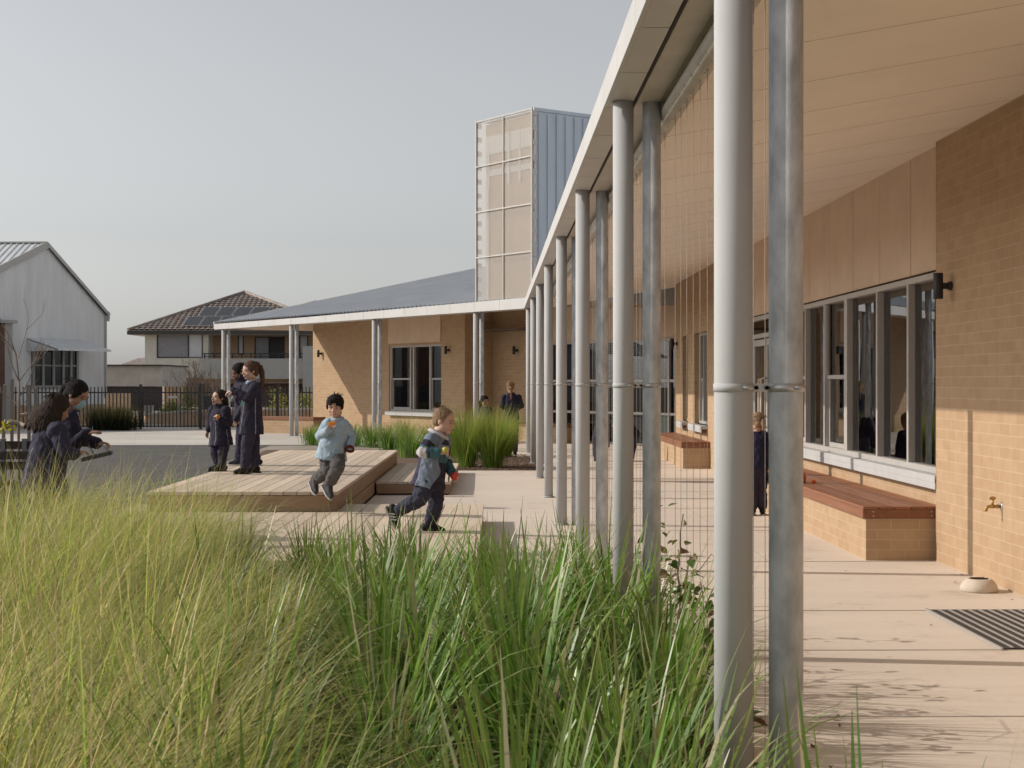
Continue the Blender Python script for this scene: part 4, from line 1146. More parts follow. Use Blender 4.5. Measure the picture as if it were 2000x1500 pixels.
def shoe(parent, ankle, knee, fdir, S, m, sole, length=.205, sh=.075, stripes=None):
    dn = (ankle-knee).normalized(); fd = V(fdir).normalized()
    dn = (dn - fd*dn.dot(fd)).normalized(); sd = fd.cross(dn)
    heel = ankle + dn*(sh-.034)*S - fd*.035*S; toe = heel + fd*(length-.06)*S
    mb = MB(); ball = heel.lerp(toe, .66)
    mb.rcone(heel - dn*.008*S, ball + dn*.004*S, .037*S, .036*S); mb.rcone(ball + dn*.004*S, toe + dn*.010*S, .036*S, .025*S); mb.rcone(ankle - dn*.012*S, heel.lerp(ball, .25)-dn*.01*S, .038*S, .036*S)
    mb.rcone(ankle-dn*.01*S, ball-dn*.006*S, .030*S, .028*S)
    for k in range(4):                                   # laces and tongue
        q = ankle.lerp(ball, .35+.16*k) - dn*(.030-.004*k)*S + fd*.012*S
        mb.rcone(q - sd*.016*S, q + sd*.016*S, .006*S, .006*S, 6)
    me = remesh(mb, .006*S, 2)
    so = put(me, 'shoe', [m], parent)
    base = heel + dn*.030*S
    prof = [(-.038, .024), (-.030, .033), (0, .036), (.05, .034), (.09, .038), (.125, .034), (.158, .020), (.172, .008)]
    l_, r_ = [], []
    for a, w in prof:
        a2 = a*length/.205; l_.append(base + fd*a2*S + sd*w*S); r_.append(base + fd*a2*S - sd*w*S)
    mb = MB(); mb.prism(l_ + r_[::-1], dn*.017*S); mb.build('sole', sole, so, bevel=.003)
    if stripes:
        mb = MB()
        for k in range(3):
            for sg in (-1, 1):
                q = heel.lerp(ball, .35+.22*k) + sd*sg*.038*S
                mb.obox(q, (fd*.35+dn).normalized()*.024*S, fd*.005*S, sd*.003*S)
        mb.build('stripe', stripes, so)
    return base

def person(label, Yp, J, hf, hh=.205, skin='light', hair=('short', 'black'), top=NAVY, leg=NAVYT, shoes=(DARKSH, DKSOLE), hu=None, floor=None,
           hands=None, feet=((-1, -.1, 0), (-1, -.1, 0)), hem=-.30, fit=1.0, topsel=None, topmats=None, wr=.008, coll=None, legr=1.0, stripes=None, voxel=.0055, mouth='closed', group='children and staff in the school yard', flare=0.0, socks=False, legs=True, collw=1.0, armr=1.0, eyes=True, deep=1.0):
    S = hh/.205
    Q = {k: P(v[0], v[1], Yp + (v[2] if len(v) > 2 else 0)) for k, v in J.items()}
    if floor is not None:
        for k in ('la', 'ra'): Q[k].z = floor + .078*S
    bx = (Q['la']+Q['ra'])/2; bz = floor if floor is not None else min(Q['la'].z, Q['ra'].z)-.08
    t = thing('person', label, 'person', (bx.x, bx.y, bz), group)
    C2 = lambda v: cw(v[0], v[1], v[2]) if len(v) == 3 else V(v)
    hf = C2(hf).normalized(); U = C2(hu) if hu else V((0, 0, 1)); U = (U - hf*U.dot(hf)).normalized(); Rr = hf.cross(U)
    hc = Q['head']
    def hd(r, f, u): return hc + (Rr*r + hf*f + U*u)*hh
    def he(mb, c, rr, rf, ru, seg=16, rg=10): mb.ell(hd(*c), Rr*rr*hh, hf*rf*hh, U*ru*hh, seg, rg)
    # --- body: one continuous skin
    mb = MB()
    he(mb, (0, -.06, .13), .365, .435, .375, 24, 16); he(mb, (0, .09, -.10), .305, .305, .36, 22, 14); he(mb, (0, .20, -.365), .15, .145, .12)
    for s in (-1, 1):
        he(mb, (s*.17, .21, -.14), .12, .13, .12); he(mb, (s*.365, -.03, -.03), .035, .075, .115); he(mb, (s*.19, .02, -.30), .13, .2, .13); he(mb, (s*.14, .345, .075), .11, .05, .035)
    mb.rcone(hd(0, .37, .02), hd(0, .435, -.125), .035*hh, .058*hh, 10); he(mb, (0, .41, -.14), .085, .05, .045)
    if mouth == 'closed': he(mb, (0, .365, -.255), .10, .05, .028); he(mb, (0, .36, -.295), .085, .05, .028)
    elif mouth == 'open': he(mb, (0, .355, -.215), .10, .045, .03); he(mb, (0, .33, -.36), .10, .05, .03)
    nb = Q['neck']; mb.rcone(nb - (hc-nb)*.15, hd(0, -.08, -.22), .050*S, .047*S)
    up = (nb-Q['pelvis']).normalized()
    mb.rcone(Q['pelvis'], nb - up*.08*S, .085*S, .075*S)
    for s in 'lr':
        mb.rcone(nb - up*.05*S, Q[s+'s'], .045*S, .04*S); mb.rcone(Q[s+'s'], Q[s+'e'], .036*S, .030*S); mb.rcone(Q[s+'e'], Q[s+'w'], .030*S, .022*S)
        if legs: mb.rcone(Q['pelvis'], Q[s+'h'], .075*S, .068*S); mb.rcone(Q[s+'h'], Q[s+'k'], .065*S, .046*S); mb.rcone(Q[s+'k'], Q[s+'a'], .046*S, .030*S)
    grips = {}
    for s in 'lr':
        hs = (hands or {}).get(s)
        if hs is None: continue
        d = C2(hs[0]); pn = C2(hs[1]); grips[s] = hand(mb, Q[s+'w'], d, pn, S, hs[2], hs[3] if len(hs) > 3 else 1)
    put(remesh(mb, .0042, 2), 'body', [SK[skin]], t)
    # --- face
    if eyes:
        for s in (-1, 1):
            mb = MB(); he(mb, (s*.145, .338, .0), .042, .028, .015, 12, 8)
            n0 = len(mb.f); he(mb, (s*.140, .346, -.001), .027, .026, .019, 10, 8)
            for i in range(n0, len(mb.f)): mb.m[i] = 1
            mb.build('eye', [EYEW, EYED], t)
            mb = MB(); mb.tube([hd(s*.07, .375, .098), hd(s*.15, .372, .115), hd(s*.225, .318, .092)], .010*hh*1.6, 6); mb.tube([hd(s*.085, .367, .022), hd(s*.145, .372, .033), hd(s*.205, .335, .015)], .010*hh, 6); mb.build('eyebrow', HR[hair[1]], t)
        mb = MB()
        if mouth == 'open': he(mb, (0, .385, -.285), .085, .04, .070, 14, 8); mb.build('mouth', MOUTHD, t)
        elif mouth == 'closed': mb.tube([hd(-.09, .375, -.278), hd(0, .418, -.272), hd(.09, .375, -.278)], [.008*hh, .022*hh, .008*hh], 6); mb.build('mouth', LIPM, t)
    # --- hair
    mb = MB(); st = hair[0]; hm = HR[hair[1]]
    if st == 'crop':
        he(mb, (0, -.10, .16), .385, .425, .375, 24, 16); he(mb, (0, -.22, -.08), .31, .26, .22)
    elif st == 'short':
        he(mb, (0, -.08, .19), .41, .445, .375, 24, 16); he(mb, (0, -.22, -.05), .35, .30, .25); he(mb, (0, .18, .36), .27, .18, .15)
        for s in (-1, 1): he(mb, (s*.345, .02, .06), .06, .16, .20)
    else:
        he(mb, (0, -.09, .16), .395, .44, .40, 24, 16); he(mb, (0, -.22, -.10), .34, .29, .28)
        for s in (-1, 1): he(mb, (s*.33, -.02, .08), .07, .22, .20)
    if st == 'pony':
        pts = [hd(0, -.50, .18), hd(0, -.66, .12), hd(0, -.72, -.15), hd(0, -.70, -.55), hd(0, -.62, -.95), hd(0, -.55, -1.25)]
        for (a, b, ra, rb) in zip(pts[:-1], pts[1:], (.11, .14, .155, .14, .10), (.14, .155, .14, .10, .03)): mb.rcone(a, b, ra*hh, rb*hh, 12)
        he(mb, (0, -.52, .17), .12, .06, .12)
    if st == 'tied':
        pts = [hd(0, -.48, .10), hd(0, -.60, .0), hd(0, -.58, -.3), hd(0, -.50, -.55)]
        for (a, b, ra, rb) in zip(pts[:-1], pts[1:], (.11, .13, .11), (.13, .11, .04)): mb.rcone(a, b, ra*hh, rb*hh, 12)
    if st == 'half':
        for s in (-.2, -.07, .07, .2):
            pts = [hd(s, -.42, .0), hd(s*1.2, -.50, -.35), hd(s*1.3, -.45, -.75), hd(s*1.2, -.40, -1.0)]
            for (a, b, ra, rb) in zip(pts[:-1], pts[1:], (.13, .13, .10), (.13, .10, .04)): mb.rcone(a, b, ra*hh, rb*hh, 10)
    if st == 'braid':
        for k in range(9):
            a = k/8; he(mb, ((-.05 if k % 2 else .05), -.50+.02*math.sin(k), -.15-.12*k), .10*(1-.35*a), .09, .085)
        mb.rcone(hd(0, -.5, -1.2), hd(0, -.47, -1.42), .05*hh, .03*hh)
    if st == 'long':
        for i in range(16):
            an = -.7 + 2.3*i/15; k = i/15; dv = V(C2((-.70, -.05, -.60)))*(1-k) + V(C2((-.12, -.22, -1.0)))*k
            a = hd(math.sin(an)*.36, -.09-math.cos(an)*.40, .02); b = a + dv*hh*.62 + (a-hc).normalized()*.05*hh; c = b + (dv*.75+V((0, 0, -.30)))*hh*(.62+.10*math.sin(i*2.1))
            mb.rcone(hd(math.sin(an)*.30, -.09-math.cos(an)*.32, .30), a, .10*hh, .12*hh, 8); mb.rcone(a, b, .12*hh, .13*hh, 8); mb.rcone(b, c, .13*hh, .05*hh, 8)
    h = put(remesh(mb, .005, 1, .005*S if st in ('short', 'crop', 'long') else .0028*S, 38 if st in ('short', 'crop') else 30, (1.6, 1.6, .45)), 'hair', [hm], t)
    # loose strands break the silhouette
    mb = MB(); rs = random.Random(sum(ord(c) for c in label))
    for i in range(90 if st != 'crop' else 60):
        th = rs.uniform(0, 2*math.pi); ph = rs.uniform(.05, 1.25)
        n_ = V((math.sin(ph)*math.cos(th), math.sin(ph)*math.sin(th)-.25, math.cos(ph)))
        a = hd(n_.x*.37, -.09+n_.y*.42, .15+n_.z*.38)
        tn = (Rr*rs.uniform(-.5, .5) - hf*rs.uniform(.1, .7) - U*rs.uniform(.2, .9)).normalized() if st not in ('short', 'crop') else ((a-hc).normalized()*.5 + hf*rs.uniform(-.3, .6) - U*rs.uniform(0, .9) + Rr*rs.uniform(-.5, .5)).normalized()
        ou = (a-hc).normalized(); ln = (.16 if st in ('short', 'crop') else .30)*hh*rs.uniform(.6, 1.2)
        mb.tube([a - ou*.004, a+tn*ln*.5+ou*.010, a+tn*ln+ou*.006], [.0022, .0022, .0008], 4, 0, False)
    mb.build('strand', hm, h)
    if st in ('pony', 'tied'):
        mb = MB(); mb.lathe(hd(0, -.53, .15 if st == 'pony' else .04), [(.10*hh, -.012), (.15*hh, -.008), (.16*hh, 0), (.15*hh, .008), (.10*hh, .012)], 14, axis=hf); mb.build('hair_tie', cloth('dark_ribbon', (.02, .015, .05)), h)
    # --- top
    mb = MB(); pel = Q['pelvis']; L = (nb-pel).length
    rt = (Q['rs']-Q['ls']); rb = (Q['rh']-Q['lh'])
    rings = []; sw = rt.length/2
    for tt, w, d in ((hem, .150+flare, .130+flare), (hem*.5, .150+flare*.6, .128+flare*.5), (0, .148, .122), (.25, .140, .112), (.5, .142, .110), (.72, .145, .105), (.88, .120, .085), (1.0, .066, .066)):
        ra = rb.lerp(rt, min(1, max(0, tt))); ra = (ra - up*ra.dot(up)).normalized(); fo = up.cross(ra)
        c = pel + up*L*tt
        ww = w*S*fit; dd_ = d*S*fit*(deep if tt < .3 else 1)
        if tt > .6 and tt < .95: ww = min(max(ww, sw*.92 if tt < .8 else sw*.8), .19*S)
        rings.append([c + ra*ww*math.copysign(abs(math.cos(a))**.85, math.cos(a)) + fo*dd_*math.copysign(abs(math.sin(a))**.85, math.sin(a)) for a in [2*math.pi*k/28 for k in range(28)]])
    mb.loft(rings)
    ra = (rt - up*rt.dot(up)).normalized(); fwd = up.cross(ra)
    for s in 'lr':
        mb.ell(Q[s+'s'], ra*.066*S*fit, fwd*.066*S*fit, up*.062*S*fit)
        mb.rcone(Q[s+'s'], Q[s+'e'], .064*S*armr, .053*S*armr); mb.rcone(Q[s+'e'], Q[s+'w'] , .053*S*armr, .041*S*armr)
        mb.rcone(Q[s+'w']-(Q[s+'w']-Q[s+'e']).normalized()*.02, Q[s+'w'], .043*S*armr, .043*S*armr)
    if coll == 'high': mb.rcone(nb - up*.02, nb + (hc-nb)*.45, .072*S, .066*S)
    elif coll: 
        mb.lathe(nb-(hc-nb)*.02, [(.066*S, -.02), (.070*S, .0), (.074*S, .022), (.062*S, .024), (.058*S, 0)], 20, axis=(hc-nb))
    me = remesh(mb, voxel, 2, wr, 13, (1, 1, .8), len(label))
    def torso_uv(p):
        q = p-pel; return q.dot(up)/L, q.dot(ra)/S, q.dot(fwd)/S
    def arm_u(p):
        best = None
        for s in 'lr':
            a, b, c = Q[s+'s'], Q[s+'e'], Q[s+'w']
            for (x, y, o, r0) in ((a, b, 0, .078), (b, c, 1, .068)):
                d = y-x; tt = max(0, min(1, (p-x).dot(d)/d.dot(d))); dist = (p-(x+d*tt)).length
                if dist < r0*S*armr*1.05 and (best is None or dist < best[2]): best = (s, o+tt, dist)
        return best
    if topsel:
        put(me, 'top', topmats, t, lambda p: topsel(torso_uv(p), arm_u(p)))
    else: put(me, 'top', [top], t)
    if coll and coll != 'high':
        mb = MB(); mb.lathe(nb+(hc-nb)*.05, [(.054*S, .004), (.074*S*collw, -.010*collw**3), (.078*S*collw, -.004), (.064*S*collw**.5, .018), (.054*S, .020)], 24, axis=(hc-nb)); mb.build('collar', coll, t)
    # --- trousers and shoes
    if legs:
        mb = MB(); mb.ell(pel, rb.normalized()*.135*S, up*.11*S, up.cross(rb.normalized())*.115*S)
        for s in 'lr':
            mb.rcone(Q[s+'h'], Q[s+'k'], .086*S*legr, .066*S*legr); e = Q[s+'a'] + (Q[s+'k']-Q[s+'a']).normalized()*(.025*S if not socks else .06*S)
            mb.rcone(Q[s+'k'], e, .066*S*legr, .056*S*legr); 
        put(remesh(mb, voxel, 2, wr*1.1, 15, (1, 1, 1), 3), 'trousers', [leg], t)
        for s, fd in zip('lr', feet):
            if socks:
                mb = MB(); mb.rcone(Q[s+'a']+(Q[s+'k']-Q[s+'a']).normalized()*.055*S, Q[s+'a'], .034*S, .036*S); mb.build('sock', SOCK, t)
            shoe(t, Q[s+'a'], Q[s+'k'], C2(fd), S, shoes[0], shoes[1], stripes=stripes)
    return t, Q, grips, hd, (up, ra, fwd, L, pel, S)

def apple(label, c, red=(.50, .05, .03), yel=(.62, .38, .06), r=.033):
    t = thing('apple', label, 'apple', c - UP*r)
    m = mat('apple_skin_%d_%d' % (red[0]*100, red[1]*100), red, .3, 0, 14, col2=yel, coat=.3)
    mb = MB(); mb.lathe(c-UP*r, [(0, .012), (.010, .006), (.022, .003), (.85*r, .5*r), (r, 1.05*r), (.92*r, 1.5*r), (.6*r, 1.85*r), (.25*r, 1.82*r), (0, 1.68*r)], 20); mb.build('fruit', m, t)
    mb = MB(); mb.tube([c+UP*.020, c+UP*.036+V((.004, 0, 0))], .0018, 6); mb.build('stalk', M['deckside'], t)
    return t

# 1 tall girl with ponytail
def jacket_sel(uv, arm):
    t_, r_, f_ = uv
    if arm and arm[1] > .15: return 0
    if t_ < .62 and (abs(f_ - .0) < .0045 and abs(r_) > .05 or abs(abs(r_) - .06) < .004 and t_ < .5): return 1
    return 0
tg, Q, gr, hd, fr_ = person('tallest girl with a long brown ponytail and folded arms, navy jacket, standing on the stage', 18.8,
    dict(head=(488, 724), neck=(492, 747, .02), ls=(499, 756, -.12), rs=(485, 755, .14), le=(484, 778, -.24), lw=(457, 763, -.20), re=(476, 780, .06), rw=(468, 769, -.12), pelvis=(491, 820, 0), lh=(491, 828, -.08), rh=(492, 828, .07), lk=(482, 872, -.10), rk=(496, 872, .06), la=(479, 912, -.10), ra=(496, 910, .14)),
    (-.80, -.58, -.10), .222, 'fair', ('pony', 'brown'), floor=.39, hands={'l': ((-.9, 0, -.2), (0, .3, -1), .5, 1)}, feet=((-1, -.18, 0), (-.9, .2, 0)), hem=-.38, coll=cloth('blue_shirt', (.30, .40, .55)), topsel=jacket_sel, topmats=[NAVY, PIPE], flare=.008, fit=1.02)
mb = MB(); c = P(474.5, 785, 18.8-.235); mb.obox(c, cw(.022, .004, 0), cw(0, .002, 0), cw(.004, 0, .048)); mb.build('name_tag', cloth('teal_card', (.20, .42, .42), .5), tg)
# 2 dark haired girl behind her
person('dark haired girl in a navy jacket looking down, standing just behind the tall ponytail girl', 20.7,
    dict(head=(466, 727), neck=(473, 745, .02), ls=(477, 756, -.10), rs=(466, 755, .13), le=(478, 790, -.13), lw=(462, 817, -.12), re=(461, 786, .17), rw=(457, 775, .02), pelvis=(477, 815, 0), lh=(479, 824, -.08), rh=(475, 824, .08), lk=(489, 866, -.08), rk=(470, 866, .05), la=(502, 899, -.05), ra=(467, 898, .0)),
    (-.82, -.35, -.38), .222, 'brown', ('tied', 'black'), floor=.39, hands={'l': ((-.2, -.1, -1), (-.3, -.8, 0), .35, -1)}, feet=((-.95, -.3, 0), (-1, -.1, 0)), coll='high', shoes=(SHOE_N, SOLE), hem=-.2)
t = thing('snack_bag', 'small crumpled clear bag held by the dark haired girl', 'bag', P(455, 790, 20.6))
bgm = mat('clear_bag', (.55, .53, .53), .2, .2, 40, 1.0, 60); bgm.node_tree.nodes['Principled BSDF'].inputs['Transmission Weight'].default_value = .5
mb = MB(); mb.ell(P(455, 779, 20.6), cw(.022, 0, .006), cw(0, .018, 0), cw(.004, 0, .042), 14, 10); mb.ell(P(452.5, 782, 20.58), cw(.018, 0, 0), cw(0, .014, 0), cw(0, 0, .018), 12, 8)
put(remesh(mb, .005, 0, .008, 60), 'wrap', [bgm], t)
# 3 little girl with an apple
lg, Q, gr, hd, fr_ = person('smallest girl with open mouth in a navy coat, holding up a bitten apple', 19.35,
    dict(head=(427, 777), neck=(428, 797, .01), ls=(441, 802, -.10), rs=(416, 802, .10), le=(446, 826, -.12), lw=(431, 820, -.25), re=(411, 822, .10), rw=(408, 838, .02), pelvis=(431, 852, 0), lh=(438, 858, -.05), rh=(424, 858, .06), lk=(435, 885, -.07), rk=(421, 885, .05), la=(434, 912, -.06), ra=(427, 911, .06)),
    (-.72, -.68, .14), .202, 'light', ('half', 'darkbrown'), floor=.39, hands={'l': ((-.55, -.35, .75), (-.3, -.9, -.2), .75, -1), 'r': ((-.35, -.1, -.95), (.8, -.5, 0), .3, -1)}, feet=((-.9, -.4, 0), (-.95, -.3, 0)), hem=-.32, mouth='open', coll='high', topsel=jacket_sel, topmats=[NAVY, PIPE], flare=.012, legr=.95)
apple('red and yellow bitten apple in the hand of the smallest girl', P(425.5, 813.5, 19.35-.315), (.55, .10, .04), (.65, .40, .10), .030)
# 4 jumping boy in pale blue
bb, Q, gr, hd, fr_ = person('black haired boy in a pale blue jumper and grey trousers, leaping off the stage', 15.35,
    dict(head=(654.5, 794), neck=(657, 820, .02), ls=(671, 829, .0), rs=(641, 828, .0), le=(687, 852, .06), lw=(684, 872, -.02), re=(625, 851, .02), rw=(641, 840, -.17), pelvis=(648, 884, .02), lh=(656, 890, .0), rh=(640, 890, .02), lk=(660, 911, -.17), rk=(641, 917, -.06), la=(643, 946, -.06), ra=(616, 938, .20)),
    (-.10, -.96, -.22), .212, 'light', ('short', 'black'), top=PALE_BLUE, leg=GREYT, shoes=(SHOE_B, SOLE), hands={'r': ((.35, -.35, .85), (.3, -.3, -.1), .85, 1)}, feet=((.42, -.62, -.62), (.30, -.72, -.55)), hem=-.21, coll=PALE_BLUE, flare=.012, socks=True, legr=1.0, wr=.010, fit=.90, armr=.86, deep=1.32)
mb = MB(); w_ = Q['lw']; d_ = (Q['lw']-Q['le']).normalized(); mb.lathe(w_-d_*.01, [(.0, .012), (.036, .010), (.045, .03), (.047, .055), (.040, .06), (.034, .035), (0, .03)], 20, axis=d_); mb.build('cuff', LIN, bb)
t = thing('orange_slice', 'bright orange slice in the hand of the leaping boy', 'fruit', P(648, 828, 15.08))
c = P(648, 825, 15.08); vs = []; mb = MB(); ang = [R(200)+R(170)*k/10 for k in range(11)]
om = mat('orange_flesh', (.80, .30, .02), .4, .12, 40)
mb.prism([c + cw(.038*math.cos(a), 0, .034*math.sin(a)+.012) for a in ang] + [c+cw(.012, 0, .006), c+cw(-.012, 0, .004)], cw(0, .02, 0)); mb.build('flesh', om, t, bevel=.004)
mb = MB(); mb.tube([c + cw(.039*math.cos(a), .01, .035*math.sin(a)+.012) for a in ang], .0075, 8); mb.build('peel', mat('orange_peel', (.75, .22, .01), .45, .1, 40), t)
# 5 running boy in the patched rugby top
def rugby(uv, arm):
    t_, r_, f_ = uv
    if arm and (arm[1] > .12):
        u = arm[1]
        if u < .30: return 0
        if u < .72: return 1
        if u < .90: return 2
        if u < 1.32: return 3
        if u < 1.45: return 2
        if u < 1.58: return 1
        return 2
    w = .012*math.sin(t_*9)
    if t_ > .80: return 0 if f_ < .075 else 1
    if f_ > .092 + w:
        if .42 < t_ < .60: return 2
        if t_ > .60: return 0
        return 1
    if f_ < -.05: return 4 if t_ < .55 else 0
    return 0
rb_, Q, gr, hd, fr_ = person('fair haired running boy in a patched blue, navy and teal rugby top with white collar', 13.6,
    dict(head=(868, 823), neck=(856, 848, .0), ls=(866, 858, .13), rs=(843, 860, -.13), le=(868, 896, .20), lw=(881, 920, .08), re=(826, 883, -.20), rw=(853, 884, -.22), pelvis=(838, 936, 0), lh=(847, 944, .07), rh=(833, 944, -.07), rk=(818, 976, -.09), ra=(777, 997, -.04), lk=(852, 983, .05), la=(839, 1022, .06)),
    (.90, -.36, -.24), .225, 'fair', ('crop', 'fairbrown'), leg=cloth('slate_navy_trouser', (.045, .048, .075)), shoes=(DARKSH, SOLE), hands={'r': ((.95, 0, .12), (0, .5, -.7), .8, 1), 'l': ((.55, -.1, -.75), (-.2, -.9, -.1), .8, 1)}, feet=((1, -.15, -.05), (.42, -.1, -.9)), hem=-.16, topsel=rugby, topmats=[GB_, NAVY, TEAL, WHITEC, NAVY2], coll=WHITEC, wr=.011, legr=.92, flare=.014, collw=1.22, stripes=None, fit=.94, voxel=.005, armr=.90)
apple('red apple in the lower hand of the running boy', P(887.5, 929.5, 13.6+.03), (.52, .022, .018), (.58, .06, .03), r=.038)
apple('green and yellow apple in the raised hand of the running boy', P(870, 878.5, 13.6-.235), (.40, .42, .05), (.58, .50, .10), .029)
# white stripes on the trailing shoe
mb = MB()
for k in range(3):
    a = P(760+k*1.3, 1003+k*5.5, 13.48); b = P(771+k*1.5, 1004.5+k*5.5, 13.47); mb.bar(a, b, .012, .010, 0, UP)
mb.build('shoe_stripe', WHITEC, rb_)
# 6 masked woman
mw, Q, gr, hd, fr_ = person('woman with tied dark hair and a pale blue face mask, bending over in navy', 13.2,
    dict(head=(150.5, 771), neck=(131, 797, .03), ls=(122, 815, .20), rs=(136, 817, -.14), re=(146, 866, -.20), rw=(167, 848, -.24), le=(160, 858, .22), lw=(190, 866, .12), pelvis=(98, 900, .05), lh=(100, 912, .14), rh=(98, 912, -.08), lk=(128, 1000, .10), rk=(124, 1000, -.10), la=(112, 1082, .12), ra=(108, 1082, -.08)),
    (.84, -.22, -.48), .232, 'tan', ('tied', 'black'), floor=0.0, hands={'r': ((.90, -.1, .25), (.1, .2, -1), .35, 1), 'l': ((.9, -.1, .05), (0, 0, -1), .7, -1)}, feet=((1, 0, 0), (1, 0, 0)), hem=-.2, fit=1.05, mouth='none')
mb = MB(); rings = []
for u, wv_, fo in ((-.47, .12, .30), (-.40, .20, .40), (-.25, .255, .475), (-.12, .255, .49), (-.02, .22, .43)):
    rings.append([hd(wv_*math.cos(a), fo-.34*(abs(math.cos(a))**2.2) + (.0 if math.sin(a) > 0 else -.03), u) for a in [2*math.pi*k/24 for k in range(24)]])
mb.loft(rings); mb.build('face_mask', cloth('mask_blue', (.32, .52, .60), .8), mw)
mb = MB()
for s in (-1, 1): mb.tube([hd(s*.25, .18, -.10), hd(s*.34, .05, -.02), hd(s*.385, -.06, .03)], .002, 5); mb.tube([hd(s*.22, .18, -.38), hd(s*.33, .02, -.22), hd(s*.385, -.05, -.08)], .002, 5)
mb.build('ear_loop', WHITEC, mw)
mb = MB(); mb.obox(P(152.5, 813.5, 13.2-.13), cw(.011, .002, .003), cw(0, .002, 0), cw(-.006, 0, .034)); mb.build('name_tag', WHITEC, mw)
# 7 child with long wavy hair
person('child with long wavy dark hair seen from behind, in a faded navy fleece', 12.6,
    dict(head=(114, 798), neck=(102, 822, .0), ls=(92, 838, .16), rs=(112, 842, -.16), re=(126, 880, -.22), rw=(146, 886, -.06), le=(108, 885, .25), lw=(140, 888, .22), pelvis=(84, 930, .0), lh=(86, 940, .10), rh=(84, 940, -.10), lk=(112, 1010, .10), rk=(110, 1010, -.10), la=(90, 1094, .10), ra=(88, 1094, -.10)),
    (.72, .55, -.42), .215, 'tan', ('long', 'darkbrown', (-.62, -.10, -.60)), top=cloth('faded_navy_fleece', (.045, .042, .072)), floor=0.0, feet=((1, .2, 0), (1, .2, 0)), hem=-.25, fit=1.18, wr=.012, topsel=jacket_sel, topmats=[CM['faded_navy_fleece'], PIPE], hands={'r': ((.9, .2, .2), (0, 0, -1), .5, 1)})
t = thing('game_tray', 'small dark tray hung on thin wire handles, held between the woman and child', 'tray', P(190, 895, 12.95))
mb = MB(); c = P(190, 893, 12.95); ax = cw(.118, .02, .028); ay = cw(-.02, .10, 0); az = ax.cross(ay).normalized()
mb.obox(c, ax, ay, az*.006); 
for sg in (-1, 1): mb.obox(c+ay*sg+az*.012, ax, ay*.05, az*.012); mb.obox(c+ax*sg+az*.012, ax*.04, ay*.94, az*.012)
mb.build('plate', mat('dark_tray', (.05, .055, .065), .5, .2, 30, .3, 80), t, bevel=.002)
mb = MB(); hp = P(199, 866, 13.25)
for a in (c+ax*.9+ay*.9, c+ax*.9-ay*.9): mb.tube([a, hp], .003, 6)
for a in (c-ax*.1+ay*.9, c-ax*.1-ay*.9): mb.tube([a, P(173, 869, 13.1)], .003, 6)
mb.build('wire_handle', mat('wire_blue', (.10, .14, .18), .4, .1), t)
# 8 girl with braid
person('girl with a blonde braid seen from behind in navy, standing in the brick recess', 31.0,
    dict(head=(997, 755), neck=(998, 767, .0), ls=(985, 776, .0), rs=(1013, 776, .0), le=(980, 793, -.02), lw=(990, 800, .22), re=(1019, 793, -.02), rw=(1009, 800, .22), pelvis=(1000, 815, 0), lh=(995, 820, 0), rh=(1006, 820, 0), lk=(995, 852, -.02), rk=(1006, 852, .02), la=(995, 882, 0), ra=(1006, 882, 0)),
    (-.1, .99, -.1), .200, 'fair', ('braid', 'blonde'), top=cloth('bright_navy_fleece', (.030, .028, .06)), floor=gz(31), feet=((-.1, 1, 0), (.1, 1, 0)), hem=-.1, eyes=False, fit=1.0, armr=.92)
person('dark haired child in black mostly hidden behind the posts by the brick recess', 32.6,
    dict(head=(947, 783), neck=(948, 794, .0), ls=(939, 801, .05), rs=(957, 801, -.05), le=(937, 818, 0), lw=(942, 824, -.15), re=(960, 816, -.05), rw=(954, 826, -.18), pelvis=(949, 838, 0), lh=(945, 840, 0), rh=(953, 840, 0), lk=(945, 860, 0), rk=(953, 860, 0), la=(945, 877, 0), ra=(953, 877, 0)),
    (.5, -.8, -.3), .20, 'tan', ('half', 'black'), floor=gz(32.6), feet=((0, -1, 0), (.1, -1, 0)), hem=-.1, fit=1.05)
# 10 child between the near posts
person('small child with a light brown ponytail in navy, seen from behind between the nearest posts', 17.5,
    dict(head=(1479, 824), neck=(1478, 843, .0), ls=(1466, 851, .02), rs=(1490, 851, -.02), le=(1461, 876, .0), lw=(1464, 900, -.04), re=(1495, 876, .0), rw=(1492, 898, .06), pelvis=(1478, 907, 0), lh=(1472, 912, 0), rh=(1485, 912, 0), lk=(1470, 955, -.02), rk=(1487, 955, .02), la=(1470, 992, -.03), ra=(1489, 998, .0)),
    (-.45, .88, -.12), .200, 'fair', ('tied', 'fairbrown'), top=cloth('bright_navy_fleece', (.030, .028, .06)), floor=0.0, feet=((-.3, -.9, 0), (.2, .95, 0)), hem=-.14, eyes=False, shoes=(DARKSH, SOLE), hands={'l': ((0, -.1, -1), (1, 0, 0), .4, 1), 'r': ((0, -.1, -1), (-1, 0, 0), .4, -1)})
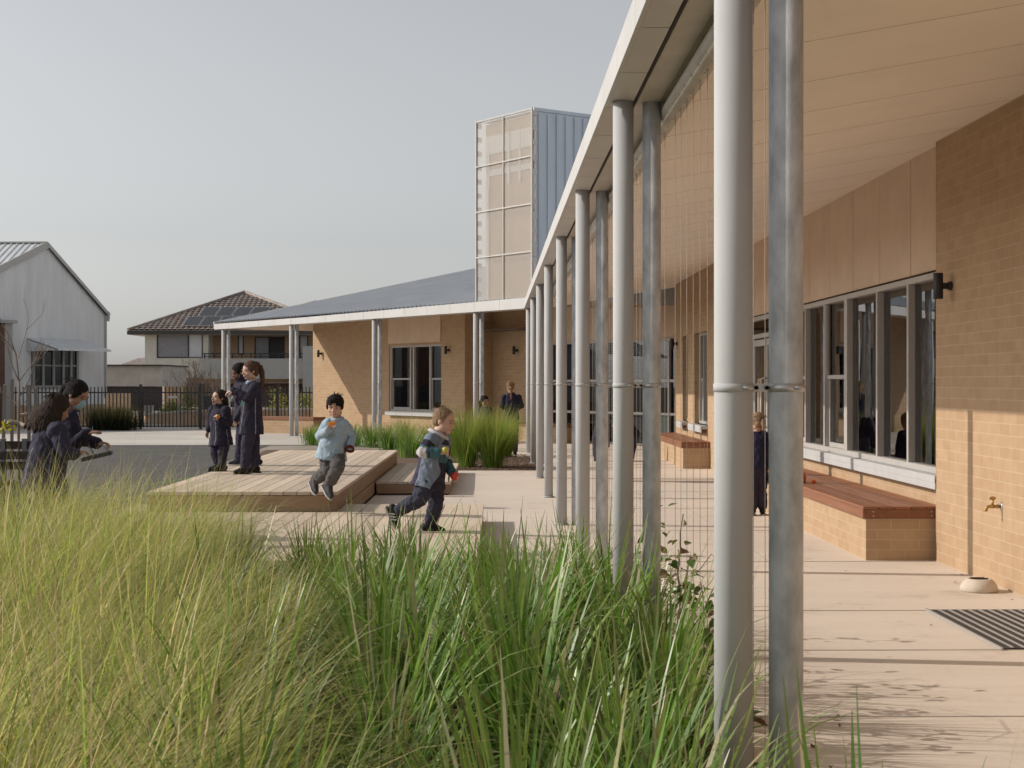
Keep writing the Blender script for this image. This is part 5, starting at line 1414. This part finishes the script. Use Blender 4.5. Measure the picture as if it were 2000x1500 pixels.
# 11 person behind the second post
person('person in dark navy bending forward, mostly hidden behind the second pair of posts', 23.4,
    dict(head=(1207, 832), neck=(1217, 822, .0), ls=(1224, 822, .14), rs=(1226, 824, -.14), le=(1216, 858, .2), lw=(1204, 870, .12), re=(1218, 860, -.2), rw=(1206, 872, -.12), pelvis=(1234, 850, 0), lh=(1234, 856, .08), rh=(1234, 856, -.08), lk=(1229, 893, .08), rk=(1230, 893, -.08), la=(1224, 932, .1), ra=(1225, 932, -.06)),
    (-.85, 0, -.5), .21, 'brown', ('tied', 'black'), floor=gz(23.4), feet=((-1, 0, 0), (-1, 0, 0)), hem=-.2, eyes=False)
person('child in navy crouching on the path between the second and third pairs of posts', 29.0,
    dict(head=(1176, 815), neck=(1177, 827, .0), ls=(1168, 834, .02), rs=(1187, 834, -.02), le=(1163, 850, .0), lw=(1170, 858, -.2), re=(1190, 850, .0), rw=(1182, 858, -.2), pelvis=(1176, 868, 0), lh=(1172, 870, 0), rh=(1181, 870, 0), lk=(1163, 856, -.28), rk=(1183, 856, -.28), la=(1164, 880, -.12), ra=(1181, 880, -.12)),
    (-.5, -.8, -.3), .20, 'tan', ('half', 'darkbrown'), top=cloth('bright_navy_fleece', (.030, .028, .06)), floor=gz(29), feet=((-.2, -1, 0), (.2, -1, 0)), hem=-.1, eyes=False)
# ------------------------------------------------------------------ plants
LF = leaf_mat('fine_grass_blade', .50, .6, .15); LL = leaf_mat('strap_leaf', .30, .36, .42); LV = leaf_mat('vine_leaf', .25, .35, .5); TW_ = mat('bare_twig', (.24, .19, .15), .8, .15, 20)
def tones(n, cols, probs, jit=.18):
    c = np.array(cols)[rng.choice(len(cols), n, p=probs)]
    return np.clip(c*(1+rng.normal(0, jit, (n, 1)))*(1+rng.normal(0, .05, (n, 3))), .004, .9)
FINE = [(.30, .37, .10), (.20, .30, .07), (.56, .48, .29), (.40, .41, .15), (.62, .55, .40)]
STRAP = [(.10, .21, .04), (.145, .265, .055), (.23, .34, .10), (.52, .49, .32), (.24, .17, .09)]
def bed_noise(x, y): return noise.noise(V((x*.8, y*.8, 3.3)))
# fine wind-blown grass: everything left of a wavy border
def border(y): return -.22 - .115*y - .0045*y*y + .10*math.sin(y*2.1)
B_, L_, W_, PH, A0_, A1_ = [], [], [], [], [], []
cl = []
yy = 2.3
while yy < 10.9:
    xx = -6.2 if yy > 6 else -4.2
    while xx < border(yy):
        cl.append((xx+random.uniform(-.16, .16), yy+random.uniform(-.16, .16))); xx += .36
    yy += .36
for (x, y) in cl:
    if y > 10.75: continue
    n = 300 if abs(x)/max(y, .1) < .42 else 45
    hs = .88 + .20*bed_noise(x*1.5, y*1.5) + .09*min(1, max(0, (-1.2-x)/.8))*min(1, max(0, (y-6)/3))*min(1, max(.35, (x+4.2)/1.0))
    r_ = np.abs(rng.normal(0, .10, n)); th = rng.uniform(0, 2*np.pi, n)
    bx = np.stack([x + r_*np.cos(th), y + r_*np.sin(th), np.zeros(n)], 1)
    lean = rng.normal(0, .75, n) + .0; out = th
    mixw = rng.uniform(0, 1, n) < .62                     # most blades swept over to the right by the wind
    ph = np.where(mixw, rng.normal(-.05, .75, n), out)
    B_.append(bx); L_.append(rng.uniform(.66, 1.2, n)*hs); W_.append(rng.uniform(.0034, .0078, n)*(1 if y < 8 else .85)); PH.append(ph)
    A0_.append(np.abs(rng.normal(.10, .14, n))); A1_.append(np.where(mixw, rng.uniform(1.15, 2.3, n), rng.uniform(.4, 1.7, n)))
B_ = np.concatenate(B_); L_ = np.concatenate(L_); n = len(L_)
o = blades('fine_grass', B_, L_, np.concatenate(W_), np.concatenate(PH), np.concatenate(A0_), np.concatenate(A1_), tones(n, FINE, [.33, .29, .15, .13, .10], .30), LF, 6, (.46, .36, .19))
tag(o, 'mass of fine yellow green grass swept by the wind across the left foreground', 'grass', None, 'stuff')
# strap leaf plants
B_, L_, W_, PH, A0_, A1_ = [], [], [], [], [], []
cl = []
yy = 2.5
while yy < 10.75:
    xx = border(yy)+.10
    while xx < .80:
        cl.append((xx+random.uniform(-.13, .13), yy+random.uniform(-.13, .13))); xx += .56
    yy += .54
for (x, y) in cl:
    if y > 10.6 or x > .84: continue
    n = 105; hs = random.uniform(.74, 1.14)
    r_ = np.abs(rng.normal(0, .055, n)); th = rng.uniform(0, 2*np.pi, n)
    bx = np.stack([x + r_*np.cos(th), y + r_*np.sin(th), np.zeros(n)], 1)
    L_.append(rng.uniform(.46, .94, n)*hs*(1 - .22*min(1, max(0, (y-7.5)/2.0)))); B_.append(bx); W_.append(rng.uniform(.014, .030, n)); PH.append(th+rng.normal(0, .3, n))
    A0_.append(np.abs(rng.normal(.26, .20, n))); A1_.append(np.where(rng.uniform(0, 1, n) < .48, rng.uniform(.15, .9, n), rng.uniform(.9, 2.0, n)))
B_ = np.concatenate(B_); L_ = np.concatenate(L_); n = len(L_)
o = blades('strap_leaf_plants', B_, L_, np.concatenate(W_), np.concatenate(PH), np.concatenate(A0_), np.concatenate(A1_), tones(n, STRAP, [.36, .32, .22, .07, .03], .28), LL, 6, (.24, .25, .10))
tag(o, 'mass of green strap leaf plants filling the centre foreground up to the posts', 'plants', None, 'stuff')

def tussock(name, label, x, y, h, n, spread, wid, cols, probs, lean, m, group, lenj=(.7, 1.05), a1=(.2, 1.2), br=.12):
    zb = gz(y); t = thing(name, label, 'grass clump', (x, y, zb), group)
    r_ = np.abs(rng.normal(0, br, n)); th = rng.uniform(0, 2*np.pi, n)
    bx = np.stack([x + r_*np.cos(th), y + r_*np.sin(th), np.full(n, zb)], 1)
    blades('leaf_blade', bx, rng.uniform(*lenj, n)*h, rng.uniform(wid*.7, wid*1.2, n), th+rng.normal(0, .4, n), np.abs(rng.normal(spread*.5, spread*.4, n)), rng.uniform(*a1, n), tones(n, cols, probs), m, 5, (.38, .34, .15), t)
    return t
def gp2(px, py): 
    q = G(px, py, .03); return q.x, q.y
FG = 'tussock grasses in the mulch bed'
SG = 'strap leaf clumps behind the stage'
for px, py, h, n, lab in ((912, 912, 1.12, 1500, 'tall round tussock grass at the left edge of the mulch bed, beside the running boy'),
                         (962, 913, 1.08, 1700, 'tall round tussock grass in the middle of the mulch bed below the braided girl'),
                         (890, 893, .9, 900, 'tussock grass behind the running boy at the back of the mulch bed'),
                         (985, 893, .95, 900, 'tussock grass at the back of the mulch bed close to the far posts'),
                         (790, 880, .78, 700, 'arching straw tipped tussock grass right of the wing window posts'),
                         (838, 884, .72, 700, 'arching tussock grass directly left of the running boy')):
    x, y = gp2(px, py)
    tussock('tussock_grass', lab, x, y, h*1.05, n, .44, .0068, [(.17, .26, .05), (.11, .20, .04), (.36, .34, .12), (.22, .29, .07)], [.34, .30, .18, .18], 0, LF, FG, lenj=(.55, 1.12), a1=(.25, 1.7), br=.08)
k = 0
for px, py, h, lab in ((608, 872, .52, 'low strap leaf clump at the left end of the row, left of the leaping boy'), (640, 874, .55, 'low strap leaf clump directly behind the leaping boy'), (690, 874, .58, 'low strap leaf clump just right of the leaping boy'),
                   (725, 876, .62, 'strap leaf clump at the foot of the wing window posts'), (760, 882, .66, 'strap leaf clump behind the back corner of the stage'), (800, 895, .70, 'strap leaf clump beside the lower timber step'), (668, 868, .5, 'low strap leaf clump at the back of the row')):
    x, y = gp2(px, py)
    tussock('strap_leaf_clump', lab, x, y, h, 240, .36, .016, STRAP, [.30, .34, .30, .04, .02], 0, LL, SG, a1=(.2, 1.3), br=.12)
for px, w, h in ((205, 0, 0), (225, 0, 0), (243, 0, 0)):
    q = P(px, 840, 45.6)
tw_labs = ['dark tussock grass at the left in front of the black fence', 'dark tussock grass in the middle before the black fence', 'dark tussock grass nearest the gate']
for i, px in enumerate((196, 220, 243)):
    q = P(px, 840, 45.5); tussock('tussock_grass', tw_labs[i], q.x, q.y, .80, 600, .5, .016, [(.02, .028, .016), (.035, .04, .02)], [.6, .4], 0, LF, 'dark grasses by the fence', a1=(.2, .9), br=.22)  # blade colours darkened to carry the shade beside the fence

# bark chips on the visible mulch
mb = MB()
for i in range(1500):
    px = random.uniform(880, 1072); py = random.uniform(892, 925.5); q = G(px, py, .012); q.z = gz(q.y)+.012
    if q.y < 26.02 or q.x > .84: continue
    a = random.uniform(0, 6.28); d = V((math.cos(a), math.sin(a), random.uniform(-.3, .3))).normalized(); mb.bar(q-d*.02, q+d*.02, random.uniform(.008, .02), .006, 0, UP, None)
tag(mb.build('bark_chips', M['mulch']), 'loose brown bark chips over the mulch bed', 'mulch', None, 'stuff')

# climbing plant on the cables
# dry leaves blown on the paving
mb = MB(); rs = random.Random(3)
for i in range(170):
    if i < 110: x, y = .97+abs(rs.gauss(0, .35)), rs.uniform(5, 16)
    else: x, y = 3.70-abs(rs.gauss(0, .10)) if rs.random() < .5 else rs.uniform(1, 3.1), rs.uniform(6, 20)
    if 2.8 < x and 8.5 < y < 10.2: continue
    if x > 3.08 and y > 12.9: continue
    a = rs.uniform(0, 6.28); u_ = V((math.cos(a), math.sin(a), rs.uniform(-.2, .2))); v_ = V((-math.sin(a), math.cos(a), rs.uniform(-.3, .3))); l_ = rs.uniform(.008, .028); q = V((x, y, gz(y)+.004))
    mb.add([q-u_*l_, q+v_*l_*.35, q+u_*l_+UP*.004, q-v_*l_*.35+UP*.003], [(0, 1, 2, 3)], 0, rs.choice([(.16, .10, .05), (.24, .17, .08), (.10, .07, .04), (.20, .16, .06)]))
tag(mb.build('dry_leaves', LV, fixn=False), 'scattered dry leaf bits on the pale paving', 'leaves', None, 'stuff')
t = thing('climbing_plant', 'young climbing plant with rounded dark leaves on the cables beside the second posts', 'climbing plant', (.96, 7.4, 0))
vs = []; fs = []; tn = []
def leaf(p, d, n_, l, w):
    d = d.normalized(); s = d.cross(n_).normalized(); n_ = s.cross(d)
    o = len(vs); prof = [(0, .05), (.2, .75), (.45, 1), (.75, .62), (1, .03)]
    for a, b in prof: vs.extend([p + d*l*a + s*w*b/2 + n_*.15*w*b - n_*l*.25*a*a, p + d*l*a - n_*l*.25*a*a, p + d*l*a - s*w*b/2 + n_*.15*w*b - n_*l*.25*a*a])
    c = random.choice([(.07, .12, .03), (.09, .15, .04), (.12, .16, .045), (.18, .16, .06), (.13, .08, .04)])
    for i in range(4):
        for j in (0, 1): fs.append((o+3*i+j, o+3*i+j+1, o+3*i+4+j, o+3*i+3+j)); tn.append(c)
for (y, ht, nl) in ((6.5, .52, 44), (6.8, .56, 46), (7.1, .58, 46), (7.4, .66, 46), (7.75, .84, 30), (8.0, .62, 26), (9.0, .86, 34), (9.2, .50, 20), (6.2, .36, 26), (5.9, .28, 20)):
    p = V((.96, y, 0)); pts = [p]; 
    for i in range(9): p = p + V((random.gauss(0, .018), random.gauss(0, .03), ht/9)); p.x += (.96-p.x)*.3; pts.append(p.copy())
    stm = MB(); stm.tube(pts, .0035, 5); stm.build('stem', TW_, t); stm = MB()
    for i in range(nl):
        k = random.random()**.75*8.9; q = pts[int(k)].lerp(pts[int(k)+1], k % 1)
        a = random.uniform(0, 6.28); d = V((math.cos(a), math.sin(a), random.uniform(-.5, .5)))
        q2 = q + d*random.uniform(.01, .07)
        leaf(q2, d + UP*random.uniform(-.7, .3), (UP*random.uniform(.3, 1) + V((random.gauss(0, .6), random.gauss(0, .6), 0))).normalized(), random.uniform(.035, .066), random.uniform(.028, .048))
stm = MB(); p = V((.96, 7.2, .62)); stm.tube([p, p+V((.03, -.2, .10)), p+V((.06, -.45, .06)), p+V((.05, -.62, -.02))], .0022, 5)
lm = MB(); lm.v = vs; lm.f = [list(f_) for f_ in fs]; lm.m = [0]*len(fs); lm.t = tn; lm.sm = [True]*len(fs)
lm.build('leaves', LV, t, fixn=False); stm.build('stem', TW_, t)

# branching plants
def branch(mb, p, d, l, r, depth, rs, spread=.5, up=.15, ratio=.72, kids=(2, 3), tips=None):
    pts = [p]; rad = [r]; q = p.copy(); dd = d.normalized(); n = 4
    for i in range(n):
        dd = (dd + V((rs.gauss(0, .10), rs.gauss(0, .10), rs.gauss(0, .05)+up*.15))).normalized(); q = q + dd*l/n; pts.append(q.copy()); rad.append(r*(1-.35*(i+1)/n))
    mb.tube(pts, rad, 6 if r > .006 else 4, 0, False)
    if depth == 0:
        if tips is not None: tips.append((q, dd))
        return
    for k in range(rs.randint(*kids)):
        at = rs.uniform(.45, 1.0) if k else 1.0; idx = min(n-1, int(at*n)); o = pts[idx].lerp(pts[idx+1], at*n-idx if at < 1 else 1)
        a = rs.uniform(0, 6.28); s = dd.orthogonal().normalized(); s = Matrix.Rotation(a, 3, dd) @ s
        nd = (dd + s*spread*rs.uniform(.5, 1.3) + UP*up).normalized()
        branch(mb, o, nd, l*ratio*rs.uniform(.8, 1.15), r*.62, depth-1, rs, spread, up, ratio, kids, tips)
# staked bare young tree at the left
Y0 = 19.0
b0 = P(38, 985, Y0); b0.z = 0; t = thing('bare_tree', 'bare leafless young tree between timber stakes at the left edge', 'tree', b0)
mb = MB(); rs = random.Random(5)
tr_ = [b0, P(37, 900, Y0), P(36, 840, Y0), P(37.5, 790, Y0), P(37, 745, Y0)]; mb.tube(tr_, [.022, .020, .018, .016, .014], 8); mb.build('trunk', TW_, t)
mb = MB()
for (a, b, r_, dep) in (((37, 745), (34, 640), .011, 3), ((37, 745), (8, 695), .009, 3), ((37, 745), (66, 700), .008, 3), ((38, 775), (72, 715), .010, 3), ((37, 790), (5, 768), .009, 2), ((37.5, 800), (62, 765), .006, 2), ((36, 700), (50, 620), .006, 2)):
    p, q = P(*a, Y0), P(*b, Y0+rs.uniform(-.3, .3)); branch(mb, p, q-p, (q-p).length, r_, dep, rs, .42, .25, .55, (2, 3))
mb.build('branch', TW_, t)
stm_ = mat('grey_stake', (.25, .22, .20), .85, .15, 8, .2, 60, stretch=(8, 8, 1))
for i, (px, py, dy, lab) in enumerate(((9, 752, -.1, 'weathered timber tree stake nearest the left edge of the picture'), (24, 740, .35, 'weathered timber tree stake left of the bare trunk, set back'), (56, 752, -.1, 'weathered timber tree stake right of the bare trunk, in front'), (69, 758, .35, 'weathered timber tree stake furthest right of the bare tree'))):
    q = P(px, py, Y0+dy); mb = MB(); e = V((q.x+.02*(i-1.5), q.y, 0)); mb.bar(e, q, .034, .034, 0, Y)
    mb.add([q+V((.017, .017, 0)), q+V((-.017, .017, 0)), q+V((-.017, -.017, 0)), q+V((.017, -.017, 0)), q+UP*.012], [(0, 1, 4), (1, 2, 4), (2, 3, 4), (3, 0, 4)])
    tag(mb.build('tree_stake', stm_), lab, 'stake', 'stakes round the bare tree')
tie = mat('hessian_tie', (.42, .36, .29), .9, .12, 20, .5, 120)
mb = MB(); mb.tube([P(8, 822, Y0-.12), P(22, 824, Y0-.05), P(37, 826, Y0), P(46, 832, Y0-.05), P(56, 829, Y0-.13)], [.022, .026, .03, .032, .028], 8); mb.tube([P(37, 812, Y0+.03), P(56, 808, Y0+.1), P(69, 810, Y0+.33)], [.02, .022, .02], 8)
tag(mb.build('tree_tie', tie), 'pale hessian tie looped from the stakes round the bare trunk', 'tree tie')
# leafless shrub and green shrubs beyond the fence
b0 = P(398, 815, 49.5); b0.z = .3; t = thing('bare_shrub', 'pale leafless shrub with many fine twigs behind the fence and the girls', 'shrub', b0)
mb = MB(); rs = random.Random(11)
for (x, y) in ((345, 742), (358, 722), (372, 712), (385, 728), (392, 702), (402, 740), (412, 715), (426, 706), (432, 730), (446, 735), (455, 755), (338, 752), (420, 745), (377, 745)):
    q = P(x, y, 49.5+rs.uniform(-.9, .9)); d = q-b0; branch(mb, b0+V((rs.gauss(0, .12), rs.gauss(0, .12), 0)), d+UP*.4, d.length*.52, .022, 4, rs, .34, .12, .58, (2, 4))
mb.build('branch', mat('pale_twig', (.36, .28, .23), .85, .12, 20), t)
def shrub(label, px, py, Yd, w, h, n, cols, seed):
    rs = random.Random(seed); c = P(px, py, Yd); t = thing('green_shrub', label, 'shrub', (c.x, c.y, c.z), 'green shrubs in the planter'); mb = MB()
    for i in range(7):
        a = rs.uniform(0, 6.28); branch(mb, V(c), V((math.cos(a)*w*.5, math.sin(a)*w*.5, h)), h*.8, .008, 1, rs, .4, .2, .6)
    mb.build('stem', TW_, t); lm = MB()
    cl_ = [(rs.uniform(-1, 1)*w, rs.uniform(-1, 1)*w, rs.uniform(.15, 1)*h, rs.choice(cols)) for _ in range(16)]
    for i in range(n):
        x, y, z, cc = rs.choice(cl_); q = c + V((x*(1.1-z/h*.6), y, z)) + V((rs.gauss(0, .11), rs.gauss(0, .11), rs.gauss(0, .10)))*min(1, h/.3)
        a = V((rs.gauss(0, 1), rs.gauss(0, 1), rs.gauss(0, 1))).normalized(); b = a.orthogonal().normalized(); s = rs.uniform(.025, .05); k = rs.uniform(.7, 1.3)
        lm.add([q-a*s, q+b*s*.5, q+a*s, q-b*s*.5], [(0, 1, 2, 3)], 0, tuple(v*k for v in cc), True)
    lm.build('leaves', LV, t, fixn=False); return t
YG = [(.22, .23, .03), (.15, .19, .03), (.30, .28, .05)]; DG = [(.07, .12, .03), (.11, .16, .04)]
shrub('bushy green shrub behind the gate left of the bare shrub trunk', 371, 808, 51.5, .38, .75, 900, DG+YG[:1], 1)
shrub('low yellow green shrub behind the gate beside the brown brick wall', 335, 812, 53, .34, .42, 600, YG, 2)
shrub('yellow green shrub behind the fence just right of the standing girls', 545, 808, 52.5, .42, .75, 800, YG, 3)
shrub('yellow green shrub behind the fence between the veranda posts and brick wing', 590, 806, 53, .36, .62, 700, YG, 4)
shrub('low green shrub at the foot of the bare shrub by the fence', 412, 808, 51.6, .45, .35, 600, DG, 5)
shrub('small yellow leaved seedling by the tree stakes', 13, 838, 18.2, .05, .07, 26, [(.42, .36, .03), (.34, .32, .04)], 6)
# ------------------------------------------------------------------ light, sky, camera
SUN_EL = R(29.5); saz = cw(-1, .126, 0) ; saz.z = 0; saz.normalize()
sdir = saz*math.cos(SUN_EL) + UP*math.sin(SUN_EL)
sl = bpy.data.lights.new('sun', 'SUN'); sl.energy = 2.9; sl.angle = R(.53); sl.color = (1.0, .90, .78)
so = bpy.data.objects.new('sun', sl); COL.objects.link(so); so.rotation_euler = (-sdir).to_track_quat('-Z', 'Y').to_euler()
w = bpy.data.worlds.new('World'); SC.world = w; w.use_nodes = True
nt = w.node_tree; bg = nt.nodes['Background']
sk = nt.nodes.new('ShaderNodeTexSky'); sk.sky_type = 'NISHITA'; sk.sun_disc = False; sk.sun_elevation = SUN_EL
sk.sun_rotation = math.atan2(saz.x, saz.y); sk.air_density = 1.0; sk.dust_density = 1.4; sk.ozone_density = 1.0; sk.altitude = 0
hs = nt.nodes.new('ShaderNodeHueSaturation'); hs.inputs['Saturation'].default_value = .17
nt.links.new(sk.outputs[0], hs.inputs['Color']); nt.links.new(hs.outputs[0], bg.inputs['Color']); bg.inputs['Strength'].default_value = .110
cam = bpy.data.cameras.new('camera'); co = bpy.data.objects.new('camera', cam); COL.objects.link(co)
co.location = (0, 0, EYE); co.rotation_euler = (R(90), 0, -YAW)
cam.sensor_width = 36; cam.lens = 54; cam.shift_y = -.001; cam.clip_start = .05; cam.clip_end = 2000
cam.dof.use_dof = True; cam.dof.focus_distance = 14; cam.dof.aperture_fstop = 15
SC.camera = co
SC.view_settings.view_transform = 'Standard'; SC.view_settings.look = 'None'; SC.view_settings.exposure = .18; SC.view_settings.gamma = 1
SC.render.engine = 'CYCLES'; SC.cycles.use_denoising = True; SC.cycles.max_bounces = 8; SC.cycles.transparent_max_bounces = 12; SC.cycles.caustics_reflective = False; SC.cycles.caustics_refractive = False
SC.cycles.use_adaptive_sampling = True; SC.cycles.adaptive_threshold = .01
SC.render.use_persistent_data = False
